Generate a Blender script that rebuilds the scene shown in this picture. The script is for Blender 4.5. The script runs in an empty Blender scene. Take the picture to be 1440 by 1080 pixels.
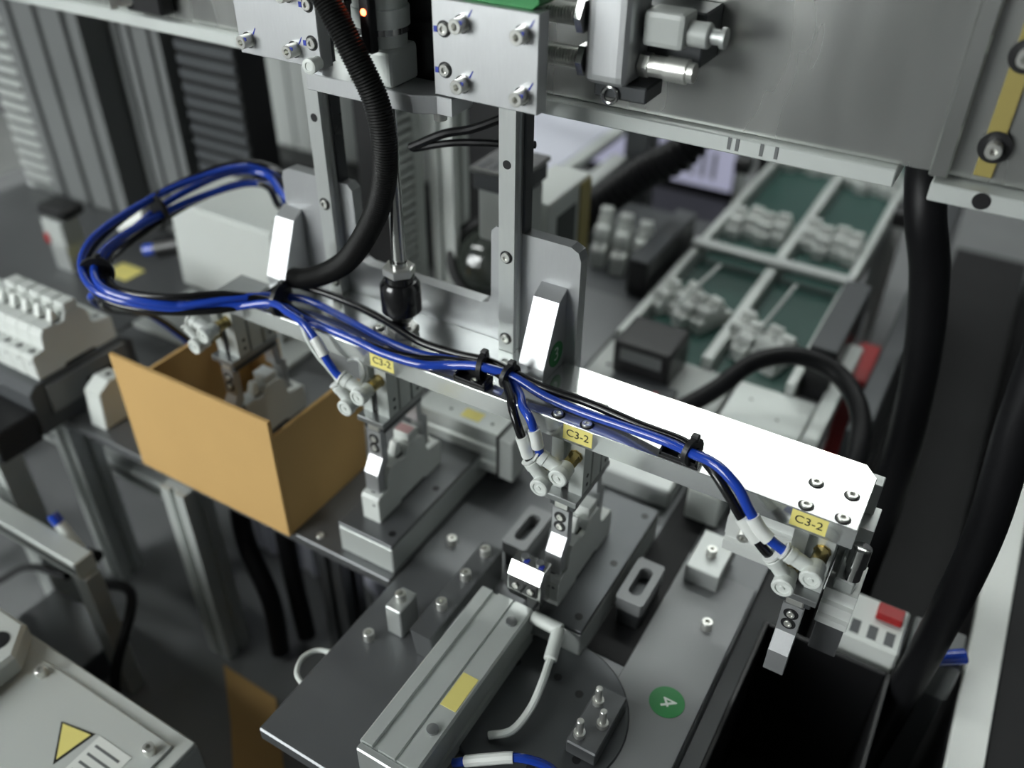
import bpy, bmesh, math, random
from mathutils import Vector, Matrix

random.seed(7)
PI = math.pi
scene = bpy.context.scene
COL = scene.collection

# ------------------------------------------------------------------ camera
yaw, pitch, roll, fpx = 0.525694, 0.639249, 0.012664, 1239.0
ca, sa, cb, sb, cc, sc_ = math.cos(yaw), math.sin(yaw), math.cos(pitch), math.sin(pitch), math.cos(roll), math.sin(roll)
FW = Vector((-sa * cb, ca * cb, -sb)); RT = Vector((ca, sa, 0)); UP = RT.cross(FW)
R2 = RT * cc + UP * sc_; U2 = UP * cc - RT * sc_
cam_d = bpy.data.cameras.new('camera'); cam = bpy.data.objects.new('camera', cam_d); COL.objects.link(cam)
cam.matrix_world = Matrix(((R2.x, U2.x, -FW.x, 0.0), (R2.y, U2.y, -FW.y, -0.4), (R2.z, U2.z, -FW.z, 1.4), (0, 0, 0, 1)))
cam_d.sensor_width = 36.0; cam_d.lens = fpx / 1440 * 36
cam_d.clip_start = 0.02; cam_d.clip_end = 50
cam_d.dof.use_dof = True; cam_d.dof.focus_distance = 0.55; cam_d.dof.aperture_fstop = 3.2
scene.camera = cam

# ------------------------------------------------------------------ world, exposure
world = bpy.data.worlds.new('world'); scene.world = world; world.use_nodes = True
world.node_tree.nodes['Background'].inputs[0].default_value = (0.5, 0.52, 0.52, 1)
world.node_tree.nodes['Background'].inputs[1].default_value = 0.05
vs = scene.view_settings
vs.view_transform = 'Standard'; vs.look = 'None'; vs.exposure = 0.0; vs.gamma = 1.0; vs.use_curve_mapping = False
LAMP = 18.0     # radiance of the ceiling tube fixtures

# ------------------------------------------------------------------ materials
def M(name, col, rough=0.5, metal=0.0, nv=0.08, ns=60.0, bump=0.0, coat=0.0, emis=None, stretch=None, trans=0.0, rv=0.0, spec=0.5):
    m = bpy.data.materials.new(name); m.use_nodes = True
    nt = m.node_tree; b = nt.nodes['Principled BSDF']
    b.inputs['Roughness'].default_value = rough; b.inputs['Metallic'].default_value = metal
    b.inputs['Coat Weight'].default_value = coat; b.inputs['Coat Roughness'].default_value = 0.08
    b.inputs['Transmission Weight'].default_value = trans; b.inputs['Specular IOR Level'].default_value = spec
    tc = nt.nodes.new('ShaderNodeTexCoord'); mp = nt.nodes.new('ShaderNodeMapping')
    mp.inputs['Scale'].default_value = stretch or (1, 1, 1)
    nz = nt.nodes.new('ShaderNodeTexNoise'); nz.inputs['Scale'].default_value = ns; nz.inputs['Detail'].default_value = 3
    mx = nt.nodes.new('ShaderNodeMix'); mx.data_type = 'RGBA'
    mx.inputs[6].default_value = (*[max(0, c * (1 - nv)) for c in col], 1)
    mx.inputs[7].default_value = (*[min(1, c * (1 + nv)) for c in col], 1)
    nt.links.new(tc.outputs['Object'], mp.inputs[0]); nt.links.new(mp.outputs[0], nz.inputs['Vector'])
    nt.links.new(nz.outputs['Fac'], mx.inputs[0]); nt.links.new(mx.outputs[2], b.inputs['Base Color'])
    if rv:
        mr = nt.nodes.new('ShaderNodeMapRange'); mr.inputs[3].default_value = max(0.02, rough - rv); mr.inputs[4].default_value = rough + rv
        nt.links.new(nz.outputs['Fac'], mr.inputs[0]); nt.links.new(mr.outputs[0], b.inputs['Roughness'])
    if bump:
        bp = nt.nodes.new('ShaderNodeBump'); bp.inputs['Strength'].default_value = bump; bp.inputs['Distance'].default_value = 0.0005
        nt.links.new(nz.outputs['Fac'], bp.inputs['Height']); nt.links.new(bp.outputs[0], b.inputs['Normal'])
    if emis:
        b.inputs['Emission Color'].default_value = (*emis[0], 1); b.inputs['Emission Strength'].default_value = emis[1]
    return m
ALU = M('brushed_aluminium', (0.68, 0.70, 0.69), 0.15, 0.82, 0.05, 90, 0.015, stretch=(1, 14, 14), rv=0.02)
ALUV = M('milled_aluminium', (0.57, 0.58, 0.59), 0.40, 0.85, 0.05, 120, 0.05, stretch=(10, 10, 1), rv=0.05)
ANOD = M('anodised_grey', (0.50, 0.52, 0.51), 0.42, 0.6, 0.05, 40)
ANODL = M('anodised_pale', (0.60, 0.63, 0.61), 0.45, 0.45, 0.05, 40)
STEEL = M('polished_steel', (0.60, 0.60, 0.59), 0.16, 1.0, 0.06, 50, rv=0.05)
STEELD = M('dull_steel', (0.36, 0.37, 0.37), 0.35, 0.9, 0.10, 40, rv=0.08)
STAIN = M('stainless_sheet', (0.55, 0.56, 0.54), 0.27, 0.92, 0.30, 7, 0.0, stretch=(3.0, 1, 0.7), rv=0.10)  # stretched colour noise paints in the light streaks a reflection would give
CHROME = M('bolt_chrome', (0.78, 0.78, 0.74), 0.30, 0.85, 0.03)
RAILM = M('ground_rail_steel', (0.64, 0.66, 0.65), 0.36, 0.85, 0.04, 60, stretch=(8, 8, 1))
BLACKM = M('black_metal', (0.012, 0.012, 0.013), 0.22, 0.3, 0.1, coat=0.5)
BLACKS = M('black_satin', (0.016, 0.016, 0.017), 0.6, 0.0, 0.3, 12, spec=0.25)
ANODW = M('bright_anodised', (0.74, 0.76, 0.74), 0.38, 0.30, 0.03, 40)
BLACK = M('black_plastic', (0.010, 0.010, 0.011), 0.38, 0.0, 0.15)
RUBBER = M('black_rubber', (0.006, 0.006, 0.007), 0.45, 0.0, 0.15, 200, 0.1, spec=0.22)
MESHB = M('braided_sleeve', (0.007, 0.007, 0.007), 0.42, 0.0, 0.4, 900, 0.3, spec=0.35)
TUBEB = M('black_tube', (0.006, 0.006, 0.007), 0.20, 0.0, 0.1, coat=0.15, spec=0.4)
BLUE = M('blue_tube', (0.012, 0.055, 0.42), 0.14, 0.0, 0.06, coat=0.5)
BLUEMARK = M('blue_paint_mark', (0.02, 0.04, 0.35), 0.5)
WHITE = M('white_plastic', (0.66, 0.69, 0.66), 0.38, 0.0, 0.03)
SLEEVE = M('white_sleeve', (0.78, 0.80, 0.77), 0.45, 0.0, 0.02)
BRKR = M('breaker_plastic', (0.64, 0.665, 0.64), 0.42, 0.0, 0.03, 30)
PALE2 = M('light_grey_paint', (0.52, 0.545, 0.525), 0.42, 0.0, 0.03, 20)
STRIPM = M('worn_grey_steel', (0.22, 0.225, 0.23), 0.5, 0.3, 0.12, 18)
GREYP = M('grey_paint', (0.15, 0.157, 0.157), 0.4, 0.0, 0.05, 20)
PALE = M('pale_paint', (0.40, 0.42, 0.405), 0.4, 0.0, 0.03, 20)
DARKG = M('dark_grey_paint', (0.07, 0.075, 0.08), 0.4, 0.1, 0.15, 20)
MIDG = M('mid_grey_steel', (0.15, 0.155, 0.16), 0.36, 0.55, 0.12, 14, rv=0.08)
DARKS = M('dark_steel', (0.10, 0.105, 0.11), 0.32, 0.7, 0.2, 20, rv=0.1)
YEL = M('label_yellow', (0.86, 0.76, 0.24), 0.55, 0.0, 0.03)
YELS = M('strip_yellow', (0.30, 0.245, 0.07), 0.5, 0.0, 0.05)
INK = M('ink', (0.015, 0.013, 0.01), 0.6)
INKW = M('white_ink', (0.75, 0.82, 0.76), 0.5)
GREENS = M('sticker_green', (0.02, 0.22, 0.055), 0.45)
BELT = M('belt_green', (0.022, 0.070, 0.058), 0.38, 0.0, 0.15, 25)
CARD = M('cardboard', (0.56, 0.35, 0.13), 0.8, 0.0, 0.07, 12, 0.1)
BRASS = M('brass', (0.42, 0.33, 0.14), 0.24, 1.0, 0.1)
RED = M('red_plastic', (0.35, 0.012, 0.014), 0.4)
PINK = M('pink_print', (0.55, 0.33, 0.32), 0.5)
LED = M('red_led', (0.8, 0.1, 0.05), 0.3, emis=((1.0, 0.12, 0.04), 14.0))
GLASSD = M('lens_glass', (0.03, 0.035, 0.03), 0.05, 0.0, 0.1, coat=1.0)
SCREEN = M('lit_screen', (0.3, 0.3, 0.4), 0.3, emis=((0.52, 0.53, 0.70), 0.55))
PAPER = M('paper', (0.62, 0.63, 0.72), 0.7, 0.0, 0.02)
WALLM = M('wall_paint', (0.24, 0.24, 0.25), 0.8, 0.0, 0.04, 3)
CEILM = M('ceiling_paint', (0.16, 0.165, 0.165), 0.85, 0.0, 0.04, 3)
FLOORM = M('floor_epoxy', (0.34, 0.35, 0.34), 0.35, 0.0, 0.2, 4)
KEYGLOW = M('added_key_glow', (0.8, 0.85, 0.9), 0.5, emis=((0.96, 1.0, 0.99), 15.0))  # emitter for the added key light panel behind the camera
LAMPM = M('lamp_diffuser', (0.9, 0.9, 0.9), 0.5, emis=((0.95, 1.0, 0.97), LAMP))

# ------------------------------------------------------------------ mesh helpers
def V(*a): return Vector(a)
def nb(): return bmesh.new()
def box(bm, x0, x1, y0, y1, z0, z1, bev=0.0, seg=1):
    r = bmesh.ops.create_cube(bm, size=1.0, matrix=Matrix.LocRotScale(V((x0 + x1) / 2, (y0 + y1) / 2, (z0 + z1) / 2), None, V(abs(x1 - x0), abs(y1 - y0), abs(z1 - z0))))
    if bev:
        es = list({e for v in r['verts'] for e in v.link_edges})
        bmesh.ops.bevel(bm, geom=es, offset=bev, segments=seg, affect='EDGES', profile=0.6)
    return bm
def prism(bm, pts, axis, a, b, bev=0.0):
    """polygon pts extruded along axis from a to b. axis x: pts=(y,z); y: (x,z); z: (x,y)"""
    def mk(p, t):
        return V(t, p[0], p[1]) if axis == 'x' else (V(p[0], t, p[1]) if axis == 'y' else V(p[0], p[1], t))
    A = [bm.verts.new(mk(p, a)) for p in pts]; B = [bm.verts.new(mk(p, b)) for p in pts]
    n = len(pts); fs = [bm.faces.new(A), bm.faces.new(B[::-1])]
    for i in range(n):
        fs.append(bm.faces.new((A[i], B[i], B[(i + 1) % n], A[(i + 1) % n])))
    bmesh.ops.recalc_face_normals(bm, faces=fs)
    if bev:
        es = [e for f in fs[:2] for e in f.edges]
        bmesh.ops.bevel(bm, geom=list(set(es)), offset=bev, segments=1, affect='EDGES')
    return bm
def frame(d):
    d = Vector(d).normalized()
    u = d.cross(V(0, 0, 1)) if abs(d.z) < 0.95 else d.cross(V(1, 0, 0))
    u.normalize(); return d, u, d.cross(u)
def lathe(bm, o, d, prof, seg=20, rot=0.0):
    """prof: list of (t along d, radius)"""
    d, u, w = frame(d); o = Vector(o); rings = []
    for t, r in prof:
        rings.append([bm.verts.new(o + d * t + (u * math.cos(2 * PI * i / seg + rot) + w * math.sin(2 * PI * i / seg + rot)) * max(r, 1e-6)) for i in range(seg)])
    fs = []
    for a, b in zip(rings, rings[1:]):
        for i in range(seg):
            fs.append(bm.faces.new((a[i], a[(i + 1) % seg], b[(i + 1) % seg], b[i])))
    fs.append(bm.faces.new(rings[0][::-1])); fs.append(bm.faces.new(rings[-1]))
    bmesh.ops.recalc_face_normals(bm, faces=fs)
    for f in fs: f.smooth = True
    return bm
def cyl(bm, p, q, r, seg=20, bev=0.0, r2=None):
    p, q = Vector(p), Vector(q); L = (q - p).length; r2 = r if r2 is None else r2
    if bev:
        return lathe(bm, p, q - p, [(0, r - bev), (bev, r), (L - bev, r2), (L, r2 - bev)], seg)
    return lathe(bm, p, q - p, [(0, r), (L, r2)], seg)
def catmull(P, n=8):
    P = [Vector(p) for p in P]; out = []
    Q = [P[0] * 2 - P[1]] + P + [P[-1] * 2 - P[-2]]
    for i in range(1, len(Q) - 2):
        a, b, c, d = Q[i - 1], Q[i], Q[i + 1], Q[i + 2]
        for k in range(n):
            t = k / n
            out.append(0.5 * ((2 * b) + (c - a) * t + (2 * a - 5 * b + 4 * c - d) * t * t + (3 * b - a - 3 * c + d) * t ** 3))
    out.append(P[-1]); return out
def resample(P, step):
    out = [P[0]]; acc = 0.0
    for a, b in zip(P, P[1:]):
        L = (b - a).length
        if L < 1e-9: continue
        t = step - acc
        while t <= L:
            out.append(a + (b - a) * (t / L)); t += step
        acc = (acc + L) % step
    out.append(P[-1]); return out
def sweep(bm, P, r, seg=12, rfn=None):
    P = [Vector(p) for p in P]; n = len(P); rings = []
    t0 = (P[1] - P[0]).normalized(); _, u, w = frame(t0)
    for i, p in enumerate(P):
        t = (P[min(i + 1, n - 1)] - P[max(i - 1, 0)]).normalized()
        u = (u - t * u.dot(t)).normalized(); w = t.cross(u)
        rr = rfn(i) if rfn else r
        rings.append([bm.verts.new(p + (u * math.cos(2 * PI * k / seg) + w * math.sin(2 * PI * k / seg)) * rr) for k in range(seg)])
    fs = []
    for a, b in zip(rings, rings[1:]):
        for k in range(seg):
            fs.append(bm.faces.new((a[k], a[(k + 1) % seg], b[(k + 1) % seg], b[k])))
    fs.append(bm.faces.new(rings[0][::-1])); fs.append(bm.faces.new(rings[-1]))
    bmesh.ops.recalc_face_normals(bm, faces=fs)
    for f in fs: f.smooth = True
    return bm
def ribbed(bm, P, r, pitch, depth, seg=16):
    Q = resample(catmull(P, 24), pitch / 4)
    return sweep(bm, Q, r, seg, lambda i: r - depth * (0, 0.45, 1, 0.45)[i % 4])
def torus(bm, c, d, R, r, seg=24, seg2=8):
    d, u, w = frame(d); c = Vector(c); rings = []
    for i in range(seg):
        a = 2 * PI * i / seg; e = u * math.cos(a) + w * math.sin(a)
        rings.append([bm.verts.new(c + e * (R + r * math.cos(2 * PI * k / seg2)) + d * r * math.sin(2 * PI * k / seg2)) for k in range(seg2)])
    fs = []
    for i in range(seg):
        a, b = rings[i], rings[(i + 1) % seg]
        for k in range(seg2):
            fs.append(bm.faces.new((a[k], a[(k + 1) % seg2], b[(k + 1) % seg2], b[k])))
    bmesh.ops.recalc_face_normals(bm, faces=fs)
    for f in fs: f.smooth = True
    return bm
def hexhead(r, h, sock=0.5, depth=0.55, seg=24):
    """socket screw head along +Z from z=0 to h"""
    bm = nb(); bev = r * 0.1; loops = []
    def ring(rad, z, hexa=False):
        out = []
        for i in range(seg):
            a = 2 * PI * i / seg
            q = rad * (math.cos(PI / 6) / math.cos((a % (PI / 3)) - PI / 6) if hexa else 1)
            out.append(bm.verts.new((q * math.cos(a), q * math.sin(a), z)))
        return out
    loops = [ring(r, 0), ring(r, h - bev), ring(r - bev, h), ring(r * sock, h, True), ring(r * sock, h * (1 - depth), True)]
    for a, b in zip(loops, loops[1:]):
        for i in range(seg):
            bm.faces.new((a[i], a[(i + 1) % seg], b[(i + 1) % seg], b[i]))
    bm.faces.new(loops[0][::-1]); bm.faces.new(loops[-1])
    for f in bm.faces: f.smooth = True
    return bm

# ------------------------------------------------------------------ objects
ORG = {}
def org(o): return ORG.get(o.name, V(0, 0, 0)) if o else V(0, 0, 0)
def tag(o, label=None, cat=None, group=None, kind=None):
    if label: o['label'] = label
    if cat: o['category'] = cat
    if group: o['group'] = group
    if kind: o['kind'] = kind
    return o
def finish(name, bm, mat, off=V(0, 0, 0), ang=35):
    bmesh.ops.translate(bm, verts=bm.verts, vec=-off)
    me = bpy.data.meshes.new(name); bm.to_mesh(me); bm.free()
    flat = [not p.use_smooth for p in me.polygons]
    me.set_sharp_from_angle(angle=math.radians(ang))
    for p, f in zip(me.polygons, flat): p.use_smooth = not f
    me.materials.append(mat)
    return me
def thing(name, label, cat, loc=(0, 0, 0), group=None, kind=None):
    o = bpy.data.objects.new(name, None); COL.objects.link(o); o.location = loc; o.empty_display_size = 0.02
    ORG[o.name] = Vector(loc)
    return tag(o, label, cat, group, kind)
def add(name, bm, mat, parent, label=None, kind=None):
    o = bpy.data.objects.new(name, finish(name, bm, mat, org(parent))); COL.objects.link(o); o.parent = parent
    ORG[o.name] = org(parent)
    return tag(o, label, kind=kind)
def solo(name, bm, mat, label, cat, loc=(0, 0, 0), group=None, kind=None):
    o = bpy.data.objects.new(name, finish(name, bm, mat, Vector(loc))); COL.objects.link(o); o.location = loc
    ORG[o.name] = Vector(loc)
    return tag(o, label, cat, group, kind)
def inst(name, me, parent, loc, rot=(0, 0, 0), mat=None, label=None):
    o = bpy.data.objects.new(name, me); COL.objects.link(o); o.parent = parent
    o.location = Vector(loc) - org(parent); o.rotation_euler = rot
    ORG[o.name] = Vector(loc)
    return tag(o, label)
def struct(name, bm, mat):
    return solo(name, bm, mat, None, None, kind='structure')
def dup(root, loc, rotz=0.0, label=None, group=None):
    r = root.copy(); COL.objects.link(r); r.location = loc; r.rotation_euler = (0, 0, rotz); ORG[r.name] = Vector(loc)
    if label: r['label'] = label
    if group: r['group'] = group
    for ch in list(root.children):
        c = ch.copy(); COL.objects.link(c); c.parent = r
        for g in list(ch.children):
            d = g.copy(); COL.objects.link(d); d.parent = c
    return r
def text(name, s, size, mat, parent, loc, rot, label=None):
    cu = bpy.data.curves.new('t', 'FONT'); cu.body = s; cu.size = size; cu.align_x = 'CENTER'; cu.align_y = 'CENTER'; cu.extrude = 0.00008
    ob = bpy.data.objects.new('t', cu)
    me = bpy.data.meshes.new_from_object(ob); bpy.data.objects.remove(ob); bpy.data.curves.remove(cu)
    me.materials.clear(); me.materials.append(mat); me.name = name
    return inst(name, me, parent, loc, rot, label=label)
FRONT = (PI / 2, 0, 0)          # facing -Y
RIGHT = (PI / 2, 0, PI / 2)     # facing +X

def mesh_of(name, bm, mat): return finish(name, bm, mat)
BOLT5 = mesh_of('bolt', hexhead(0.0042, 0.0075), CHROME)
BOLT4 = mesh_of('bolt', hexhead(0.0034, 0.0016, 0.55, 0.8), CHROME)
BOLT3 = mesh_of('bolt', hexhead(0.0026, 0.0012, 0.55, 0.8), CHROME)
WASH = mesh_of('washer', cyl(nb(), (0, 0, 0), (0, 0, 0.0012), 0.0052, 24), STEEL)
SINK = mesh_of('counterbore', cyl(nb(), (0, 0, 0), (0, 0, 0.0002), 0.0047, 24), BLACK)
HOLE = mesh_of('hole', cyl(nb(), (0, 0, 0), (0, 0, 0.0002), 0.0030, 20), BLACK)
HOLES = mesh_of('hole', cyl(nb(), (0, 0, 0), (0, 0, 0.0002), 0.0016, 16), BLACK)

# ================================================================== the room
struct('floor', box(nb(), -4.0, 2.5, -2.6, 3.6, -0.05, 0.0), FLOORM)
struct('wall_back', box(nb(), -4.0, 2.5, 3.5, 3.6, 0.0, 2.9), WALLM)
struct('wall_left', box(nb(), -4.0, -3.9, -2.6, 3.5, 0.0, 2.9), WALLM)
struct('wall_right', box(nb(), 2.4, 2.5, -2.6, 3.5, 0.0, 2.9), WALLM)
struct('wall_front', box(nb(), -3.9, 2.4, -2.6, -2.5, 0.0, 2.9), WALLM)
wf = nb(); box(wf, -2.6, -0.9, -2.497, -2.47, 1.25, 2.35)
struct('added_key_panel', wf, KEYGLOW)  # added glowing panel, key light from front left; no known window
for k, (a, c, z0, z1) in enumerate(((-2.66, -2.6, 1.19, 2.41), (-0.9, -0.84, 1.19, 2.41), (-2.6, -0.9, 1.19, 1.25), (-2.6, -0.9, 2.35, 2.41), (-1.77, -1.73, 1.25, 2.35))):  # frame bars around the added light panel
    struct('trim_%d' % (k + 1), box(nb(), a, c, -2.4999, -2.44, z0, z1), PALE)
struct('ceiling', box(nb(), -4.0, 2.5, -2.6, 3.6, 2.9, 2.95), CEILM)
def ceiling_lamp(x0, x1, y, label):
    t = thing('ceiling_lamp', label, 'lamp', ((x0 + x1) / 2, y, 2.9), 'flat panel ceiling lamps over the machine')
    add('housing', box(nb(), x0 - 0.03, x1 + 0.03, y - 0.15, y + 0.15, 2.84, 2.8999, 0.004), PALE, t)
    add('diffuser', box(nb(), x0, x1, y - 0.075, y + 0.075, 2.82, 2.8399, 0.004), LAMPM, t)
    return t
for y, nm in ((2.245, 'beyond the machine'), (1.0, 'above the conveyor'), (-1.45, 'behind the viewer')):
    ceiling_lamp(-2.9, -0.93, y, 'long flat panel ceiling lamp ' + nm + ', left one')
    if y > 0: ceiling_lamp(-0.86, 0.40, y, 'long flat panel ceiling lamp ' + nm + ', right one')

# ================================================================== machine table and lower deck
t = thing('machine_table', 'dark steel machine cabinet with flat deck under all the fixtures', 'machine table', (-0.6, 0.5, 0))
add('cabinet', box(nb(), -1.85, 0.55, -0.49, 1.75, 0.0, 0.578, 0.004), GREYP, t)
add('deck', box(nb(), -1.9, 0.6, -0.515, 1.8, 0.58, 0.6, 0.003), STRIPM, t)
def post(x, y, z0, z1, w, label, mat=None):
    """T-slot aluminium profile"""
    mat = mat or ANODL
    h = w / 2; g = w * 0.12; d = w * 0.16
    pts = [(-h, -h), (-g, -h), (-g, -h + d), (g, -h + d), (g, -h), (h, -h), (h, -g), (h - d, -g), (h - d, g), (h, g), (h, h), (g, h), (g, h - d), (-g, h - d), (-g, h), (-h, h), (-h, g), (-h + d, g), (-h + d, -g), (-h, -g)]
    bm = nb(); prism(bm, [(x + a, y + b) for a, b in pts], 'z', z0, z1)
    return solo('profile_post', bm, mat, label, 'post', (x, y, z0))
post(-0.560, -0.066 + 0.03, 0.60, 0.8395, 0.03, 'slotted aluminium post under the front of the cardboard box')
post(-0.745, -0.02, 0.60, 0.8395, 0.03, 'slotted aluminium post left of the cardboard box')
post(-0.445, 0.03, 0.60, 0.8395, 0.03, 'slotted post under the support plate right of the box', DARKS)
post(-0.66, 0.14, 0.60, 0.8395, 0.03, 'rear slotted post under the support plate')
post(-0.30, 0.22, 0.60, 0.8375, 0.03, 'slotted post under the rear of the base plate', DARKS)
post(-0.12, -0.10, 0.60, 0.8375, 0.03, 'slotted post under the front of the base plate', DARKS)
t = thing('support_plate', 'dark steel plate carrying the cardboard box and two breaker nests', 'plate', (-0.55, 0.06, 0.84))
add('plate', box(nb(), -0.80, -0.3205, -0.040, 0.20, 0.84, 0.85, 0.001), MIDG, t)
for p in ((-0.345, -0.025), (-0.40, -0.030), (-0.335, 0.15), (-0.60, 0.17)):
    inst('bolt', BOLT4, t, (p[0], p[1], 0.85))
t = thing('base_plate', 'grey machined base plate under the linear slide and the round disc', 'plate', (-0.2, 0.05, 0.838))
add('plate', box(nb(), -0.319, -0.062, -0.190, 0.27, 0.838, 0.85, 0.0012), MIDG, t)
add('bright_strip', box(nb(), -0.124, -0.064, -0.188, 0.10, 0.85, 0.854, 0.0006), STRIPM, t)
for p in ((-0.30, -0.092), (-0.30, 0.02), (-0.085, 0.045)):
    inst('bolt', BOLT5, t, (p[0], p[1], 0.85 if p[0] < -0.2 else 0.854))
add('dark_channel', box(nb(), -0.1555, -0.1245, -0.016, 0.26, 0.850, 0.8505), BLACKS, t)
s = add('sticker', cyl(nb(), (-0.086, -0.030, 0.854), (-0.086, -0.030, 0.8544), 0.0125, 32), GREENS, t, 'round green sticker with a white 4')
text('numeral', '4', 0.017, INKW, s, (-0.086, -0.030, 0.8545), (0, 0, -0.9))
torus_b = nb(); sweep(torus_b, catmull([(-0.3195, -0.145, 0.842), (-0.330, -0.140, 0.843), (-0.336, -0.128, 0.842), (-0.332, -0.116, 0.841), (-0.3195, -0.112, 0.842)], 6), 0.002, 8)
add('cable_loop', torus_b, WHITE, t)

# round disc with holes
t = thing('rotary_disc', 'dark round steel disc with drilled holes beside the linear slide', 'disc', (-0.150, -0.075, 0.85))
add('disc', lathe(nb(), (-0.160, -0.080, 0.8502), (0, 0, 1), [(0, 0.062), (0.004, 0.062), (0.0048, 0.061)], 48), DARKS, t)
for a, r in ((0.2, 0.03), (0.9, 0.03), (1.6, 0.028), (2.5, 0.04), (-0.5, 0.045), (-1.2, 0.045), (0.55, 0.05)):
    inst('hole', HOLE, t, (-0.160 + r * math.cos(a), -0.080 + r * math.sin(a), 0.855))
# small clamp on the disc
t = thing('screw_clamp', 'small bright screw clamp standing on the dark disc near the green sticker', 'clamp', (-0.118, -0.07, 0.855))
add('foot', box(nb(), -0.130, -0.108, -0.100, -0.050, 0.8551, 0.868, 0.001), MIDG, t)
for i, y in enumerate((-0.092, -0.078, -0.064)):
    add('stud', lathe(nb(), (-0.124 + (i % 2) * 0.01, y, 0.868), (0, 0, 1), [(0, 0.004), (0.004, 0.004), (0.0041, 0.0025), (0.016, 0.0025), (0.0165, 0.002)], 12), CHROME, t)

# ================================================================== linear slide (pale, yellow tag)
t = thing('linear_slide', 'pale grey ribbed linear slide with a yellow tag in front', 'slide actuator', (-0.21, -0.1, 0.85))
X0, X1 = -0.236, -0.192
pts = [(X0, 0.8505), (X1, 0.8505), (X1, 0.862), (X1 - 0.003, 0.862), (X1 - 0.003, 0.868), (X1, 0.868), (X1, 0.889), (X1 - 0.0015, 0.8905),
       (-0.207, 0.8905), (-0.2075, 0.8885), (-0.2085, 0.8885), (-0.209, 0.8905), (-0.2215, 0.8905), (-0.222, 0.8880), (-0.226, 0.8880), (-0.2265, 0.8905), (X0 + 0.0015, 0.8905), (X0, 0.889), (X0, 0.868), (X0 + 0.003, 0.868), (X0 + 0.003, 0.862), (X0, 0.862)]
add('extrusion', prism(nb(), pts, 'y', -0.178, -0.034), ANODL, t)
add('end_cap', box(nb(), X0 + 0.001, X1 - 0.001, -0.184, -0.178, 0.852, 0.889, 0.001), ANOD, t)
lb = add('tag', box(nb(), -0.2065, -0.1945, -0.132, -0.104, 0.8905, 0.8908), YEL, t, 'blank yellow tag')
for y in (-0.150, -0.052):
    add('grommet', lathe(nb(), (-0.200, y, 0.8905), (0, 0, 1), [(0, 0.004), (0.002, 0.004), (0.0024, 0.002)], 14), STEELD, t)
# white elbow with white hose leaving the slide
t = thing('elbow_fitting', 'white push-in elbow fitting with pale hose on the side of the slide', 'fitting', (-0.176, -0.04, 0.87))
b = nb(); cyl(b, (-0.1915, -0.036, 0.885), (-0.168, -0.036, 0.885), 0.005, 14, 0.0006); add('body', b, WHITE, t)
b = nb(); cyl(b, (-0.170, -0.036, 0.885), (-0.164, -0.060, 0.882), 0.0048, 14, 0.0006); add('collar', b, WHITE, t)
b = nb(); sweep(b, catmull([(-0.164, -0.060, 0.882), (-0.160, -0.080, 0.880), (-0.160, -0.095, 0.872), (-0.165, -0.110, 0.864), (-0.178, -0.118, 0.8585)], 6), 0.0028, 10); add('hose', b, WHITE, t)
t = thing('air_hose', 'blue hose with white sleeve at the bottom edge beside the slide', 'hose', (-0.15, -0.13, 0.86))
b = nb(); P = catmull([(-0.185, -0.150, 0.866), (-0.165, -0.142, 0.876), (-0.145, -0.132, 0.880), (-0.125, -0.126, 0.874), (-0.110, -0.135, 0.862)], 8)
sweep(b, P, 0.003, 10); add('tube', b, BLUE, t)
b = nb(); sweep(b, P[3:15], 0.0038, 10); add('sleeve', b, SLEEVE, t)

# blocks between support plate and slide
t = thing('stop_bracket', 'grey machined stop bracket with bolts left of the pale slide', 'bracket', (-0.265, -0.03, 0.85))
add('body', prism(nb(), [(-0.085, 0.8505), (-0.075, 0.8505), (-0.073, 0.874), (-0.045, 0.874), (-0.043, 0.8505), (0.010, 0.8505), (0.010, 0.884), (-0.090, 0.884)], 'x', -0.262, -0.244, 0.0008), MIDG, t)
add('upright', box(nb(), -0.292, -0.278, -0.080, -0.058, 0.8505, 0.880, 0.001), ANOD, t)
for p in ((-0.285, -0.069, 0.880), (-0.253, -0.062, 0.884), (-0.253, -0.030, 0.884), (-0.253, -0.002, 0.884)):
    inst('bolt', BOLT5, t, p)

# ================================================================== breaker nests (bars the breakers rest on)
def nest(x0, x1, y0, y1, label, mat=MIDG):
    t = thing('breaker_nest', label, 'fixture', ((x0 + x1) / 2, (y0 + y1) / 2, 0.85), 'bars the gripped breakers stand on')
    add('bar', box(nb(), x0, x1, y0, y1, 0.8503, 0.8775, 0.001), ANODL, t)
    add('top_plate', box(nb(), x0, x1, y0, y1, 0.8775, 0.8815, 0.0006), mat, t)
    for yy in (y0 + 0.012, (y0 + y1) / 2, y1 - 0.012):
        inst('hole', HOLE, t, (x1 - 0.008, yy, 0.8816))
    return t
nest(-0.3756, -0.3215, -0.032, 0.115, 'grey bar under the second breaker, right of the cardboard box')
nest(-0.540, -0.486, -0.030, 0.115, 'grey bar inside the cardboard box')
nest(-0.205, -0.156, -0.028, 0.115, 'dark drilled bar under the third breaker', DARKS)
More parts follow.
